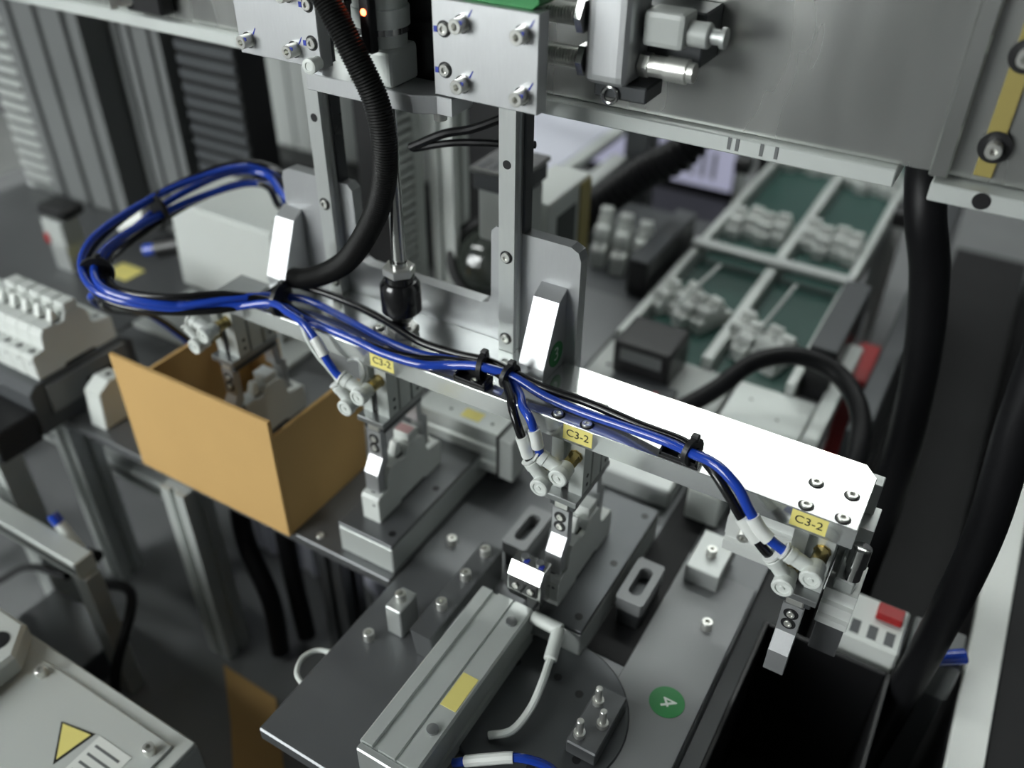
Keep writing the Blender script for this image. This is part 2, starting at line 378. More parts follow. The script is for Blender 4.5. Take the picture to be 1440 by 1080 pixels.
# slotted clamps standing beside nest three
def slotted(x0, x1, y0, y1, z1, label):
    t = thing('slotted_bracket', label, 'bracket', ((x0 + x1) / 2, (y0 + y1) / 2, 0.85), 'brackets with an oval slot')
    bm = nb(); xm = (x0 + x1) / 2; r = (x1 - x0) * 0.24; n = 8
    inner = [(xm + r * math.cos(a), y1 - 0.008 - r + r * math.sin(a)) for a in [PI * i / n for i in range(n + 1)]] + [(xm + r * math.cos(a), y0 + 0.008 + r + r * math.sin(a)) for a in [PI + PI * i / n for i in range(n + 1)]]
    outer = []
    for (px, py) in inner:
        s = 1 if px > xm else -1
        outer.append(None)
    m = len(inner)
    def outpt(i):
        px, py = inner[i]; cy = (y0 + y1) / 2
        ax, ay = px - xm, py - cy; k = min(((x1 - x0) / 2) / max(abs(ax), 1e-9), ((y1 - y0) / 2) / max(abs(ay), 1e-9))
        return xm + ax * k, cy + ay * k
    fs = []
    for (za, zb) in ((z1 - 0.012, z1),):
        It = [bm.verts.new((p[0], p[1], zb)) for p in inner]; Ib = [bm.verts.new((p[0], p[1], za)) for p in inner]
        Ot = [bm.verts.new((*outpt(i), zb)) for i in range(m)]; Ob = [bm.verts.new((*outpt(i), za)) for i in range(m)]
        for i in range(m):
            j = (i + 1) % m
            fs += [bm.faces.new((It[i], It[j], Ot[j], Ot[i])), bm.faces.new((Ib[j], Ib[i], Ob[i], Ob[j])), bm.faces.new((It[j], It[i], Ib[i], Ib[j])), bm.faces.new((Ot[i], Ot[j], Ob[j], Ob[i]))]
    bmesh.ops.recalc_face_normals(bm, faces=fs)
    add('slotted_plate', bm, STRIPM, t)
    add('foot', box(nb(), x0 + 0.002, x1 - 0.002, y0 + 0.002, y1 - 0.002, 0.8508, z1 - 0.0122, 0.0006), DARKS, t)
    return t
slotted(-0.150, -0.128, 0.016, 0.062, 0.880, 'slotted steel bracket right of the third breaker')
slotted(-0.252, -0.230, 0.020, 0.068, 0.880, 'slotted steel bracket left of the third breaker')
# locating clamp in front of breaker three
t = thing('locating_clamp', 'bright steel clamp block with blue marks touching the third breaker', 'clamp', (-0.203, -0.022, 0.85))
add('block', prism(nb(), [(-0.018, 0.8915), (-0.030, 0.8915), (-0.034, 0.902), (-0.034, 0.917), (-0.028, 0.926), (-0.018, 0.926)], 'x', -0.2145, -0.1875, 0.0006), STEEL, t)
add('stand', box(nb(), -0.1985, -0.1876, -0.0335, -0.0185, 0.8905, 0.9155, 0.0006), BLACKM, t)
add('face_plate', box(nb(), -0.2125, -0.1895, -0.0352, -0.0342, 0.904, 0.9155, 0.0003), BLACKM, t)
for x in (-0.2065, -0.1945):
    inst('bolt', BOLT3, t, (x, -0.0352, 0.9095), FRONT)
    add('notch', lathe(nb(), (x, -0.022, 0.926), (0, 0, 1), [(0, 0.003), (0.0018, 0.003), (0.002, 0.002)], 12), STEELD, t)
    add('paint_mark', box(nb(), x + 0.001, x + 0.0045, -0.0262, -0.0225, 0.9261, 0.9266), BLUEMARK, t)

# crosswise actuator behind the beam, below
t = thing('cross_cylinder', 'pale ribbed cross cylinder with a yellow tag behind the second breaker', 'cylinder', (-0.335, 0.11, 0.85))
pts = [(0.096, 0.868), (0.096, 0.876), (0.099, 0.878), (0.099, 0.884), (0.096, 0.886), (0.096, 0.894), (0.098, 0.896), (0.098, 0.902), (0.096, 0.904), (0.097, 0.912), (0.134, 0.912), (0.135, 0.868)]
add('extrusion', prism(nb(), pts, 'x', -0.388, -0.302), ANODL, t)
add('end_cap', box(nb(), -0.300, -0.286, 0.095, 0.136, 0.866, 0.911, 0.001), PALE, t)
add('seal', box(nb(), -0.302, -0.300, 0.0945, 0.1365, 0.8655, 0.9125), BLACK, t)
add('foot', box(nb(), -0.385, -0.30, 0.118, 0.133, 0.8505, 0.868), DARKS, t)
add('tag', box(nb(), -0.345, -0.326, 0.104, 0.116, 0.912, 0.9123), YEL, t, 'small yellow tag')
for x in (-0.357, -0.314):
    inst('hole', HOLES, t, (x, 0.108, 0.9121))

# ================================================================== cardboard box
t = thing('cardboard_box', 'open orange-brown cardboard cover box around the first gripper', 'cardboard box', (-0.51, 0.02, 0.85))
th = 0.004
add('front_panel', prism(nb(), [(-0.600, 0.8502), (-0.4215, 0.8502), (-0.4215, 0.974), (-0.600, 0.974)], 'y', -0.0445, -0.0405, 0.0004), CARD, t)
add('side_panel', prism(nb(), [(-0.0404, 0.8502), (0.062, 0.8502), (0.066, 0.945), (0.045, 0.956), (-0.0404, 0.957)], 'x', -0.4255, -0.4215, 0.0004), CARD, t)
add('side_panel', prism(nb(), [(-0.0404, 0.8502), (0.100, 0.8502), (0.100, 0.940), (-0.0404, 0.940)], 'x', -0.600, -0.596, 0.0004), CARD, t)
add('back_panel', prism(nb(), [(-0.5959, 0.8502), (-0.552, 0.8502), (-0.552, 0.940), (-0.5959, 0.940)], 'y', 0.096, 0.100, 0.0004), CARD, t)

# ================================================================== circuit breakers
def make_breaker(label, loc, group):
    t = thing('circuit_breaker', label, 'circuit breaker', (0, 0.044, 0), group)
    w = 0.00875
    prof = [(0, 0), (0, 0.0235), (0.002, 0.026), (0.0135, 0.0275), (0.0150, 0.040), (0.0185, 0.0465), (0.030, 0.0465), (0.033, 0.0440), (0.040, 0.0440), (0.044, 0.0510), (0.060, 0.0510), (0.0655, 0.0450),
            (0.0680, 0.0300), (0.0705, 0.0280), (0.0860, 0.0260), (0.088, 0.0235), (0.088, 0), (0.064, 0), (0.062, 0.003), (0.030, 0.003), (0.028, 0)]
    add('body', prism(nb(), prof, 'x', -w, w, 0.0006), BRKR, t)
    add('toggle', prism(nb(), [(0.031, 0.0440), (0.040, 0.0440), (0.039, 0.0560), (0.0355, 0.0575), (0.034, 0.0545)], 'x', -0.0035, 0.0035, 0.0004), SLEEVE, t)
    add('toggle_slot', box(nb(), -0.0052, 0.0052, 0.0315, 0.0418, 0.0440, 0.0446), BLACK, t)
    add('indicator', box(nb(), -w + 0.001, w - 0.001, 0.0455, 0.0590, 0.0510, 0.0600, 0.0006), BRKR, t)
    for y in (0.0075, 0.0780):
        z = 0.0268 if y < 0.04 else 0.0272
        add('terminal_hole', cyl(nb(), (0, y, z), (0, y, z + 0.0005), 0.0032, 18), BLACK, t)
        add('terminal_screw', cyl(nb(), (-0.0006, y + 0.0006, z + 0.0005), (-0.0006, y + 0.0006, z + 0.0009), 0.0019, 12), STEELD, t)
    add('arrow_mark', prism(nb(), [(0.0030, 0.0165), (0.0058, 0.0180), (0.0030, 0.0195)], 'y', -0.0003, 0.0), DARKG, t)
    t.location = loc; ORG[t.name] = Vector(loc)
    return t
GX = (-0.507, -0.353, -0.190, -0.027)
gb = 'circuit breakers held by the grippers'
BR = make_breaker('white circuit breaker gripped inside the cardboard box', (GX[0], 0.028, 0.8818), gb)
B2 = dup(BR, (GX[1], 0.028, 0.8818), 0, 'white circuit breaker with a pink mark, gripped just right of the cardboard box', gb)
add('marking', box(nb(), GX[1] - 0.0072, GX[1] + 0.0062, 0.0312, 0.0402, 0.9418, 0.9421), PINK, B2, 'pale pink printed mark')
dup(BR, (GX[2], 0.028, 0.8818), 0, 'white circuit breaker gripped behind the bright locating clamp', gb)

# ================================================================== transfer bar with back plate, gussets, rails
ZT = 1.0403
t = thing('transfer_bar', 'long bright aluminium bar carrying four grippers, with notched back plate', 'bar', (-0.29, 0.03, 1.025))
XL, XR = -0.4765, -0.0065
bar = add('bar', prism(nb(), [(XL, 0), (XR, 0), (XR, 0.0505), (XR - 0.008, 0.0605), (XL, 0.0605)], 'z', 1.025, ZT, 0.0005), ALU, t)
add('end_bracket', box(nb(), -0.5215, XL - 0.0001, 0.001, 0.045, 1.025, 1.0305, 0.0004), ANOD, t)
for gx in GX[1:]:
    for dx in (-0.0105, 0.0105):
        for dy in (0.0055, 0.0275):
            x = gx + dx + (dy - 0.0165) * 0.0 + 0.0005
            inst('counterbore', SINK, bar, (x, dy, ZT)); inst('bolt', BOLT4, bar, (x, dy, ZT + 0.0001))
for i, (x, s) in enumerate(((-0.3405, 'C3-2'), (-0.1825, 'C3-2'), (-0.0325, 'C3-2'))):
    lb = add('label', box(nb(), x - 0.0105, x + 0.0105, -0.0002, 0.0, 1.0275, 1.0395), YEL, t, 'yellow tape label reading C3-2')
    text('lettering', s, 0.0082, INK, lb, (x, -0.0003, 1.0335), FRONT)
PY = 0.0605
pl = [(-0.474, 1.000), (-0.2165, 1.000), (-0.2165, 1.124), (-0.2185, 1.129), (-0.2235, 1.131), (-0.280, 1.131), (-0.284, 1.129), (-0.2855, 1.125), (-0.2855, 1.0725), (-0.287, 1.0695), (-0.290, 1.068),
      (-0.400, 1.068), (-0.403, 1.0695), (-0.4045, 1.0725), (-0.4045, 1.125), (-0.406, 1.129), (-0.410, 1.131), (-0.467, 1.131), (-0.472, 1.129), (-0.474, 1.124)]
bp = nb()
prism(bp, [(-0.474, 1.000), (-0.2165, 1.000), (-0.2165, 1.068), (-0.474, 1.068)], 'y', PY + 0.0001, PY + 0.010)
add('back_plate', bp, ALUV, t)
for sx, nm in ((1, 'r'), (-1, 'l')):
    mx = lambda x: -0.345 + sx * x
    pts = [(mx(0.1285), 1.068), (mx(0.1285), 1.122), (mx(0.1265), 1.128), (mx(0.1205), 1.131), (mx(0.064), 1.131), (mx(0.060), 1.127), (mx(0.0595), 1.076), (mx(0.0575), 1.070), (mx(0.052), 1.068)]
    add('upright', prism(nb(), pts, 'y', PY + 0.0001, PY + 0.010), ALUV, t)
    # gusset rib
    xa, xb = (-0.2450, -0.2250) if sx > 0 else (-0.4760, -0.4570)
    g = add('gusset', prism(nb(), [(0.0305, ZT), (0.0305, 1.050), (0.0495, 1.0940), (PY, 1.1000), (PY, ZT)], 'x', xa, xb, 0.0004), ALUV, t)
    if sx > 0:
        st = add('sticker', cyl(nb(), (-0.2250, 0.0475, 1.0545), (-0.2246, 0.0475, 1.0545), 0.0095, 28), GREENS, g, 'round green sticker with a white 3')
        text('numeral', '3', 0.015, INKW, st, (-0.2245, 0.0475, 1.0545), RIGHT)
    # guide rail with backing strip
    xr = -0.2668 if sx > 0 else -0.4232
    rl = add('guide_rail', prism(nb(), [(xr - 0.0060, PY - 0.0001), (xr - 0.0060, 0.0575), (xr - 0.0045, 0.0560), (xr - 0.0060, 0.0545), (xr - 0.0060, 0.0502), (xr + 0.0060, 0.0502), (xr + 0.0060, 0.0545), (xr + 0.0045, 0.0560), (xr + 0.0060, 0.0575), (xr + 0.0060, PY - 0.0001)], 'z', ZT + 0.0004, 1.36), RAILM, t)
    add('backing_strip', box(nb(), xr - 0.0075, xr + 0.0078, PY, PY + 0.010, 1.131, 1.36, 0.0005), DARKS, t)
    for i, z in enumerate((1.0515, 1.1165, 1.1815)):
        inst('counterbore', HOLE if z > 1.15 else SINK, rl, (xr, 0.0502, z), FRONT)
        if z < 1.15: inst('bolt', BOLT4, rl, (xr, 0.0500, z), FRONT)

# ================================================================== upper carriages (fixed plates the rails slide in)
def carriage(x0, x1, label, bolts, flats, extra):
    t = thing('carriage_plate', label, 'plate', ((x0 + x1) / 2, 0.03, 1.2265), 'bolted carriage plates at the top')
    z1 = 1.2805 if extra else 1.34
    pts = [(x0, 1.2265), (x1, 1.2265), (x1, z1), (x0, z1)]
    add('plate', prism(nb(), pts, 'y', 0.0255, 0.0365, 0.0005), ALUV, t)
    xr = -0.2668 if extra else -0.4232
    add('slide_block', box(nb(), xr - 0.0145, xr + 0.0145, 0.0368, 0.0498, 1.2275, 1.275, 0.0008), STEELD, t)
    for sx2 in (-1, 1):
        add('block_cheek', box(nb(), xr + sx2 * 0.0065, xr + sx2 * 0.0145, 0.0498, 0.0595, 1.2275, 1.275, 0.0006), BLACK, t)
    for (x, z) in bolts:
        inst('washer', WASH, t, (x, 0.0255, z), FRONT); inst('bolt', BOLT5, t, (x, 0.0246, z), (PI / 2, 0.3, 0))
        mk = nb(); box(mk, x + 0.0015, x + 0.0045, 0.0178, 0.0185, z + 0.0015, z + 0.0034); add('paint_mark', mk, BLUEMARK, t)
        mk = nb(); prism(mk, [(x + 0.0035, z + 0.0042), (x + 0.0046, z + 0.0038), (x + 0.0068, z + 0.0080), (x + 0.0064, z + 0.0084)], 'y', 0.0253, 0.0255); add('paint_mark', mk, BLUEMARK, t)
    for (x, z) in flats:
        inst('counterbore', SINK, t, (x, 0.0255, z), FRONT); inst('bolt', BOLT4, t, (x, 0.0253, z), FRONT)
        mk = nb(); box(mk, x - 0.0068, x - 0.0045, 0.0250, 0.0255, z - 0.0022, z + 0.0010); add('paint_mark', mk, BLUEMARK, t)
    return t
cr = carriage(-0.302, -0.233, 'bright carriage plate with four cap bolts at top right centre', [(-0.2815, 1.2690), (-0.2425, 1.2690), (-0.2815, 1.2360), (-0.2425, 1.2360)], [(-0.2940, 1.2645), (-0.2940, 1.2418)], True)
cl = carriage(-0.457, -0.388, 'bright carriage plate with cap bolts at top left centre', [(-0.4475, 1.2360), (-0.4085, 1.2360), (-0.4475, 1.2690), (-0.4085, 1.2690)], [(-0.3940, 1.2418), (-0.3940, 1.2645)], False)
add('green_cover', prism(nb(), [(-0.282, 1.2806), (-0.240, 1.2806), (-0.236, 1.2840), (-0.236, 1.292), (-0.286, 1.292), (-0.286, 1.2830)], 'y', 0.030, 0.052, 0.0004), GREENS, cr, 'dark green plastic end cover')

t = thing('cylinder_bracket', 'dark aluminium shelf bracket holding the lift cylinder', 'bracket', (-0.345, 0.03, 1.214))
add('shelf', prism(nb(), [(-0.3955, 0.0185), (-0.3135, 0.0185), (-0.3005, 0.0250), (-0.2900, 0.0250), (-0.2900, 0.0480), (-0.3955, 0.0480)], 'z', 1.2145, 1.2255, 0.0006), ALUV, t)
add('back_wall', box(nb(), -0.3875, -0.3025, 0.0510, 0.0575, 1.2145, 1.345, 0.0006), BLACKM, t)
inst('bolt', BOLT5, t, (-0.306, 0.036, 1.2145), (PI, 0, 0))
cyx, cyy = -0.3440, 0.0330
t = thing('lift_cylinder', 'silver lift cylinder with a glowing red sensor between the carriage plates', 'air cylinder', (cyx, cyy, 1.2256))
add('end_cap', box(nb(), cyx - 0.0150, cyx + 0.0150, cyy - 0.0130, cyy + 0.0150, 1.2257, 1.2480, 0.0035, 3), ANODL, t)
add('barrel', lathe(nb(), (cyx, cyy, 1.248), (0, 0, 1), [(0, 0.0150), (0.003, 0.0152), (0.011, 0.0152), (0.0112, 0.0172), (0.0215, 0.0172), (0.022, 0.0162), (0.1, 0.0162)], 36), ANODL, t)
sn = add('sensor', box(nb(), cyx + 0.0020, cyx + 0.0095, cyy - 0.0225, cyy - 0.0155, 1.2475, 1.2960, 0.0008), BLACK, t, 'slim black position sensor')
add('led', lathe(nb(), (cyx + 0.0055, cyy - 0.0225, 1.2705), (0, -1, 0), [(0, 0.0020), (0.0006, 0.0017), (0.0010, 0.0008)], 14), LED, sn, 'lit red indicator')
add('mounting_band', lathe(nb(), (cyx, cyy, 1.2555), (0, 0, 1), [(0, 0.0166), (0.009, 0.0166)], 36), STEEL, t)
add('side_port', lathe(nb(), (cyx - 0.009, cyy - 0.0131, 1.2380), (0, -1, 0), [(0, 0.0042), (0.004, 0.0042), (0.0043, 0.0025), (0.0020, 0.0022)], 18), CHROME, t)
add('rod', cyl(nb(), (cyx, cyy, 1.1000), (cyx, cyy, 1.2143), 0.0050, 20), STEEL, t)
add('port_plug', lathe(nb(), (-0.3840, 0.0184, 1.2335), (0.1, -1, 0), [(0, 0.0040), (0.006, 0.0040), (0.0062, 0.0048), (0.010, 0.0048), (0.0105, 0.0040), (0.0105, 0.0026), (0.0100, 0.0024)], 20), WHITE, t, 'round white push-in plug')
t = thing('floating_joint', 'glossy black floating joint coupling between rod and bar', 'coupling', (cyx, cyy - 0.002, ZT))
jy = cyy - 0.001
add('body', lathe(nb(), (cyx, jy, 1.0520), (0, 0, 1), [(0, 0.0068), (0.004, 0.0100), (0.0085, 0.0140), (0.0090, 0.0146), (0.0295, 0.0146), (0.0328, 0.0124), (0.0333, 0.0108), (0.0375, 0.0106)], 36), BLACKM, t)
add('top_nut', lathe(nb(), (cyx, jy, 1.0896), (0, 0, 1), [(0, 0.0105), (0.001, 0.0118), (0.0062, 0.0118), (0.007, 0.0105)], 6, 0.3), CHROME, t)
add('neck', cyl(nb(), (cyx, jy, 1.0966), (cyx, jy, 1.0999), 0.0062, 20), STEEL, t)
add('thread', lathe(nb(), (cyx, jy, 1.0472), (0, 0, 1), [(i * 0.0004, 0.0056 - (i % 2) * 0.0006) for i in range(13)], 20), STEEL, t)
add('bottom_nut', lathe(nb(), (cyx, jy, ZT + 0.0001), (0, 0, 1), [(0, 0.0108), (0.0008, 0.0118), (0.0060, 0.0118), (0.0068, 0.0106)], 6, 0.1), CHROME, t)

# threaded stops and block to the right of the carriage
for i, (z, y0) in enumerate(((1.2735, 0.062), (1.2490, 0.066))):
    t = thing('shock_absorber', ('upper' if i == 0 else 'lower') + ' threaded shock absorber beside the right carriage plate', 'shock absorber', (-0.235, y0, z))
    add('thread', lathe(nb(), (-0.2520, y0, z), (1, 0, 0), [(k * 0.0009, 0.0062 - (k % 2) * 0.0012) for k in range(28)], 20), CHROME, t)
    add('lock_nut', lathe(nb(), (-0.2268, y0, z), (1, 0, 0), [(0, 0.0095), (0.004, 0.0095)], 6), STEEL, t)
t = thing('stop_block', 'grey aluminium stop block with round end beside the shock absorbers', 'block', (-0.22, 0.075, 1.23))
add('block', box(nb(), -0.2220, -0.1955, 0.0580, 0.0900, 1.2380, 1.33, 0.006, 3), ALUV, t)
add('tail', box(nb(), -0.2190, -0.1860, 0.0680, 0.0920, 1.2285, 1.2378, 0.001), DARKS, t)
add('ring', torus(nb(), (-0.2080, 0.0665, 1.2310), (0, 1, 0), 0.0045, 0.0013), STEEL, t)
t = thing('pipe_fitting', 'blurred steel pipe fittings in front of the gantry plate', 'fitting', (-0.18, 0.08, 1.25))
add('nut', lathe(nb(), (-0.1950, 0.078, 1.2480), (1, 0, 0), [(0, 0.0070), (0.006, 0.0070)], 6), CHROME, t)
add('coupling', lathe(nb(), (-0.1888, 0.078, 1.2480), (1, 0, 0), [(0, 0.0060), (0.009, 0.0060), (0.0095, 0.0068), (0.022, 0.0068), (0.0225, 0.0055), (0.026, 0.0055)], 20), CHROME, t)
b = nb(); box(b, -0.1930, -0.1690, 0.070, 0.090, 1.2600, 1.2790, 0.003, 2); add('tee_body', b, PALE, t)
add('tee_arm', cyl(nb(), (-0.172, 0.080, 1.268), (-0.157, 0.080, 1.268), 0.0068, 18, 0.001), PALE, t)
add('tee_tip', lathe(nb(), (-0.1575, 0.080, 1.268), (1, 0, 0), [(0, 0.004), (0.006, 0.004), (0.0065, 0.0055), (0.009, 0.0055)], 14), ANOD, t)
add('mount_strip', box(nb(), -0.205, -0.165, 0.092, 0.1195, 1.246, 1.276, 0.001), DARKG, t)

# ================================================================== gantry
t = thing('gantry', 'large stainless gantry crossing the back at the top', 'gantry', (-0.4, 0.15, 1.19))
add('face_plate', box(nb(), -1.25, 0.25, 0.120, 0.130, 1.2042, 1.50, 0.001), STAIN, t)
add('lower_flange', box(nb(), -1.25, -0.050, 0.112, 0.155, 1.1935, 1.2040, 0.0008), ANODL, t)
add('lower_flange', box(nb(), -0.031, 0.25, 0.108, 0.155, 1.1925, 1.2030, 0.0008), ANODL, t)
add('rear_plate', box(nb(), -1.25, 0.25, 0.148, 0.155, 1.2042, 1.50, 0.001), DARKG, t)
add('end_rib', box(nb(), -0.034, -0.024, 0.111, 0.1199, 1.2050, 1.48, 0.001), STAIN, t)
add('yellow_strip', box(nb(), -0.0125, -0.0030, 0.1175, 0.1199, 1.2080, 1.48, 0.0004), YELS, t)
for z in (1.2250, 1.2720):
    add('bolt_recess', cyl(nb(), (-0.0065, 0.1165, z), (-0.0065, 0.1174, z), 0.0085, 28), BLACK, t)
    inst('bolt', BOLT5, t, (-0.0065, 0.1165, z), FRONT)
inst('hole', SINK, t, (-0.0040, 0.1078, 1.1985), FRONT)
for i, x in enumerate((-0.148, -0.143, -0.128, -0.119)):
    add('edge_mark', box(nb(), x, x + 0.0022, 0.1117, 0.1120, 1.196, 1.2035), GREYP, t)
t = thing('cap_screw_stud', 'chrome stud with black collar on the gantry at top left', 'stud', (-0.665, 0.11, 1.22))
add('head', lathe(nb(), (-0.662, 0.108, 1.2200), (-0.6, -0.8, 0), [(0, 0.0075), (0.012, 0.0075), (0.0125, 0.009), (0.018, 0.009), (0.0182, 0.005), (0.012, 0.0045)], 18), CHROME, t)
add('collar', box(nb(), -0.668, -0.625, 0.104, 0.1199, 1.2090, 1.232, 0.002), BLACK, t)

# ================================================================== grippers
def make_gripper(label, gx):
    oy, oz = 0.0165, 1.025
    t = thing('gripper', label, 'gripper', (0, oy, oz), 'pneumatic grippers under the bar')
    h = 0.0122
    xs = [(-h, 0.003), (-0.0035, 0.003), (-0.0035, 0.0085), (0.0020, 0.0085), (0.0020, 0.003), (h, 0.003), (h, 0.0155), (h - 0.0028, 0.0155), (h - 0.0028, 0.0180), (h, 0.0180), (h, 0.0310), (h - 0.0028, 0.0310), (h - 0.0028, 0.0335), (h, 0.0335), (h, 0.0460),
          (-h, 0.0460), (-h, 0.0335), (-h + 0.0028, 0.0335), (-h + 0.0028, 0.0310), (-h, 0.0310), (-h, 0.0180), (-h + 0.0028, 0.0180), (-h + 0.0028, 0.0155), (-h, 0.0155)]
    add('body', prism(nb(), xs, 'z', 0.9792, 1.0248), ANODL, t)
    for yy in (0.0105, 0.0400):
        for zz in (0.9850, 0.9930, 1.0050, 1.0150):
            if yy < 0.02 and zz > 0.995: continue
            inst('screw_hole', HOLES, t, (h, yy, zz), (0, PI / 2, 0))
    add('reed_switch', box(nb(), -0.0028, 0.0014, 0.0045, 0.0084, 0.9800, 1.0000, 0.0006), BLACK, t)
    add('base_plate', box(nb(), -0.0125, 0.0125, -0.0055, 0.0480, 0.9740, 0.9790, 0.0004), STEELD, t)
    add('jaw_guide', box(nb(), -0.0095, 0.0095, -0.0015, 0.0480, 0.9662, 0.9738, 0.0004), DARKS, t)
    for ys, nm in ((-0.0015, 'f'), (0.0470, 'r')):
        add('jaw_carrier', box(nb(), -0.0055, 0.0055, ys - 0.0015, ys + 0.0050, 0.9664, 0.9722, 0.0008), CHROME, t)
    jf = add('front_jaw', prism(nb(), [(-0.0030, 0.9660), (0.0040, 0.9660), (0.0040, 0.9330), (-0.0030, 0.9270), (-0.0030, 0.9096), (-0.0110, 0.9096), (-0.0110, 0.9285), (-0.0030, 0.9410)], 'x', -0.0065, 0.0065, 0.0003), ALUV, t)
    for z in (0.9495, 0.9585):
        inst('counterbore', SINK, jf, (0, -0.0030, z), FRONT); inst('bolt', BOLT3, jf, (0, -0.0031, z), FRONT)
    add('rear_jaw', prism(nb(), [(0.0450, 0.9660), (0.0520, 0.9660), (0.0520, 0.9480), (0.0580, 0.9430), (0.0580, 0.9130), (0.0515, 0.9130), (0.0515, 0.9400), (0.0450, 0.9450)], 'x', -0.0060, 0.0060, 0.0003), ALUV, t)
    # two push-in elbow speed controllers
    def elbow(x, z, bx, bz, by, sc):
        b = nb()
        lathe(b, (x, -0.0095, z), (0, -1, 0), [(0, 0.0052), (0.001, 0.0058), (0.0075, 0.0058), (0.0077, 0.0050), (0.0083, 0.0050), (0.0085, 0.0066), (0.0135, 0.0066), (0.0142, 0.0058), (0.0142, 0.0042), (0.0134, 0.0040), (0.0134, 0.0016), (0.0142, 0.0014)], 24)
        e = add('elbow', b, WHITE, t)
        d = Vector((bx - x, by + 0.0150, bz - z)); L = d.length; d.normalize(); o = V(x, -0.0150, z) + d * 0.0035
        b = nb(); lathe(b, o, d, [(0, 0.0047), (L - 0.006, 0.0047), (L - 0.0058, 0.0053), (L - 0.002, 0.0053), (L - 0.0015, 0.0048)], 20); add('barrel', b, WHITE, e)
        b = nb(); lathe(b, o + d * (L - 0.0016), d, [(0, 0.0038), (0.0012, 0.0038), (0.0013, 0.0056), (0.0026, 0.0056)], 20); add('release_ring', b, SLEEVE, e)
        b = nb(); lathe(b, (x, 0.0030, z), (0, -1, 0), [(0, 0.0052), (0.0010, 0.0052), (0.0011, 0.0047), (0.0124, 0.0047)], 8); add('brass_stem', b, BRASS, e)
        return e
    elbow(0.0060, 1.0135, -0.0090, 1.0195, -0.0160, 1)
    elbow(-0.0075, 0.9985, -0.0165, 1.0105, -0.0160, 1)
    t.location = (gx, oy, oz); ORG[t.name] = Vector(t.location)
    return t
G = make_gripper('aluminium gripper lowered into the cardboard box', GX[0])
dup(G, (GX[1], 0.0165, 1.025), 0, 'aluminium gripper just right of the cardboard box, holding a breaker')
dup(G, (GX[2], 0.0165, 1.025), 0, 'aluminium gripper below the middle yellow label, holding a breaker')
dup(G, (GX[3], 0.0165, 1.025), 0, 'aluminium gripper at the right end of the bar, jaws empty')

# extra ribbed block behind the right-hand gripper
t = thing('valve_block', 'ribbed aluminium valve block behind the empty gripper', 'valve block', (-0.035, 0.06, 0.93))
pts = [(0.0505, 0.9350), (0.0505, 0.9440), (0.0535, 0.9455), (0.0535, 0.9500), (0.0500, 0.9515), (0.0500, 0.9660), (0.0535, 0.9675), (0.0535, 0.9720), (0.0505, 0.9740), (0.0505, 0.9990), (0.0740, 0.9990), (0.0740, 0.9350)]
add('body', prism(nb(), pts, 'x', -0.0880, 0.0020, 0.0004), ANODW, t)
add('bracket', box(nb(), -0.0800, -0.0020, 0.0640, 0.0750, 0.9995, 1.0245, 0.0006), ANOD, t)
inst('bolt', BOLT5, t, (-0.0740, 0.0500, 0.9590), FRONT)
tg = add('tag', box(nb(), -0.0565, -0.0420, 0.0502, 0.0504, 0.9800, 0.9920), YEL, t, 'small yellow tag behind the tubes')
text('lettering', '4-', 0.007, INK, tg, (-0.0500, 0.0501, 0.9860), FRONT)
t = thing('flow_valve', 'small steel flow valve beside the empty gripper', 'valve', (0.0005, 0.03, 0.97))
add('body', lathe(nb(), (-0.0015, 0.0250, 0.9800), (0, 0.15, 1), [(0, 0.0052), (0.010, 0.0052), (0.0105, 0.0062), (0.024, 0.0062), (0.0245, 0.0050)], 20), STEEL, t)
add('arm', box(nb(), -0.0105, 0.0020, 0.0200, 0.0499, 0.9700, 0.9798, 0.001), ANODL, t)
add('rib_plate', prism(nb(), [(0.0195, 0.9698), (0.0195, 0.9620), (0.0225, 0.9610), (0.0225, 0.9565), (0.0195, 0.9555), (0.0195, 0.9490), (0.0225, 0.9480), (0.0225, 0.9435), (0.0195, 0.9425), (0.0195, 0.9370), (0.0495, 0.9370), (0.0495, 0.9698)], 'x', -0.0140, 0.0060, 0.0003), ANODW, t)
add('lower_plate', box(nb(), -0.0130, 0.0050, 0.0240, 0.0300, 0.9050, 0.9369, 0.0006), MIDG, t)

# ================================================================== tie mounts and cable ties on the bar
def tie_mount(x, label):
    t = thing('tie_mount', label, 'cable mount', (x, 0.006, ZT), 'black cable tie mounts on the bar')
    add('base', box(nb(), x - 0.0125, x + 0.0125, 0.0008, 0.0125, ZT + 0.0001, ZT + 0.0018, 0.0004), BLACK, t)
    for s in (-1, 1):
        add('wall', box(nb(), x + s * 0.0125 - 0.0018 * (s > 0), x + s * 0.0125 + 0.0018 * (s < 0), 0.0008, 0.0125, ZT + 0.0018, ZT + 0.0065, 0.0004), BLACK, t)
    add('bridge', box(nb(), x - 0.0125, x + 0.0125, 0.0110, 0.0125, ZT + 0.0018, ZT + 0.0065, 0.0003), BLACK, t)
    add('bridge', box(nb(), x - 0.0125, x + 0.0125, 0.0008, 0.0020, ZT + 0.0018, ZT + 0.0045, 0.0003), BLACK, t)
    inst('bolt', BOLT3, t, (x + 0.001, 0.0060, ZT + 0.0018))
tie_mount(-0.2665, 'black tie mount on the bar left of the green-stickered gusset')
tie_mount(-0.1150, 'black tie mount on the right half of the bar')
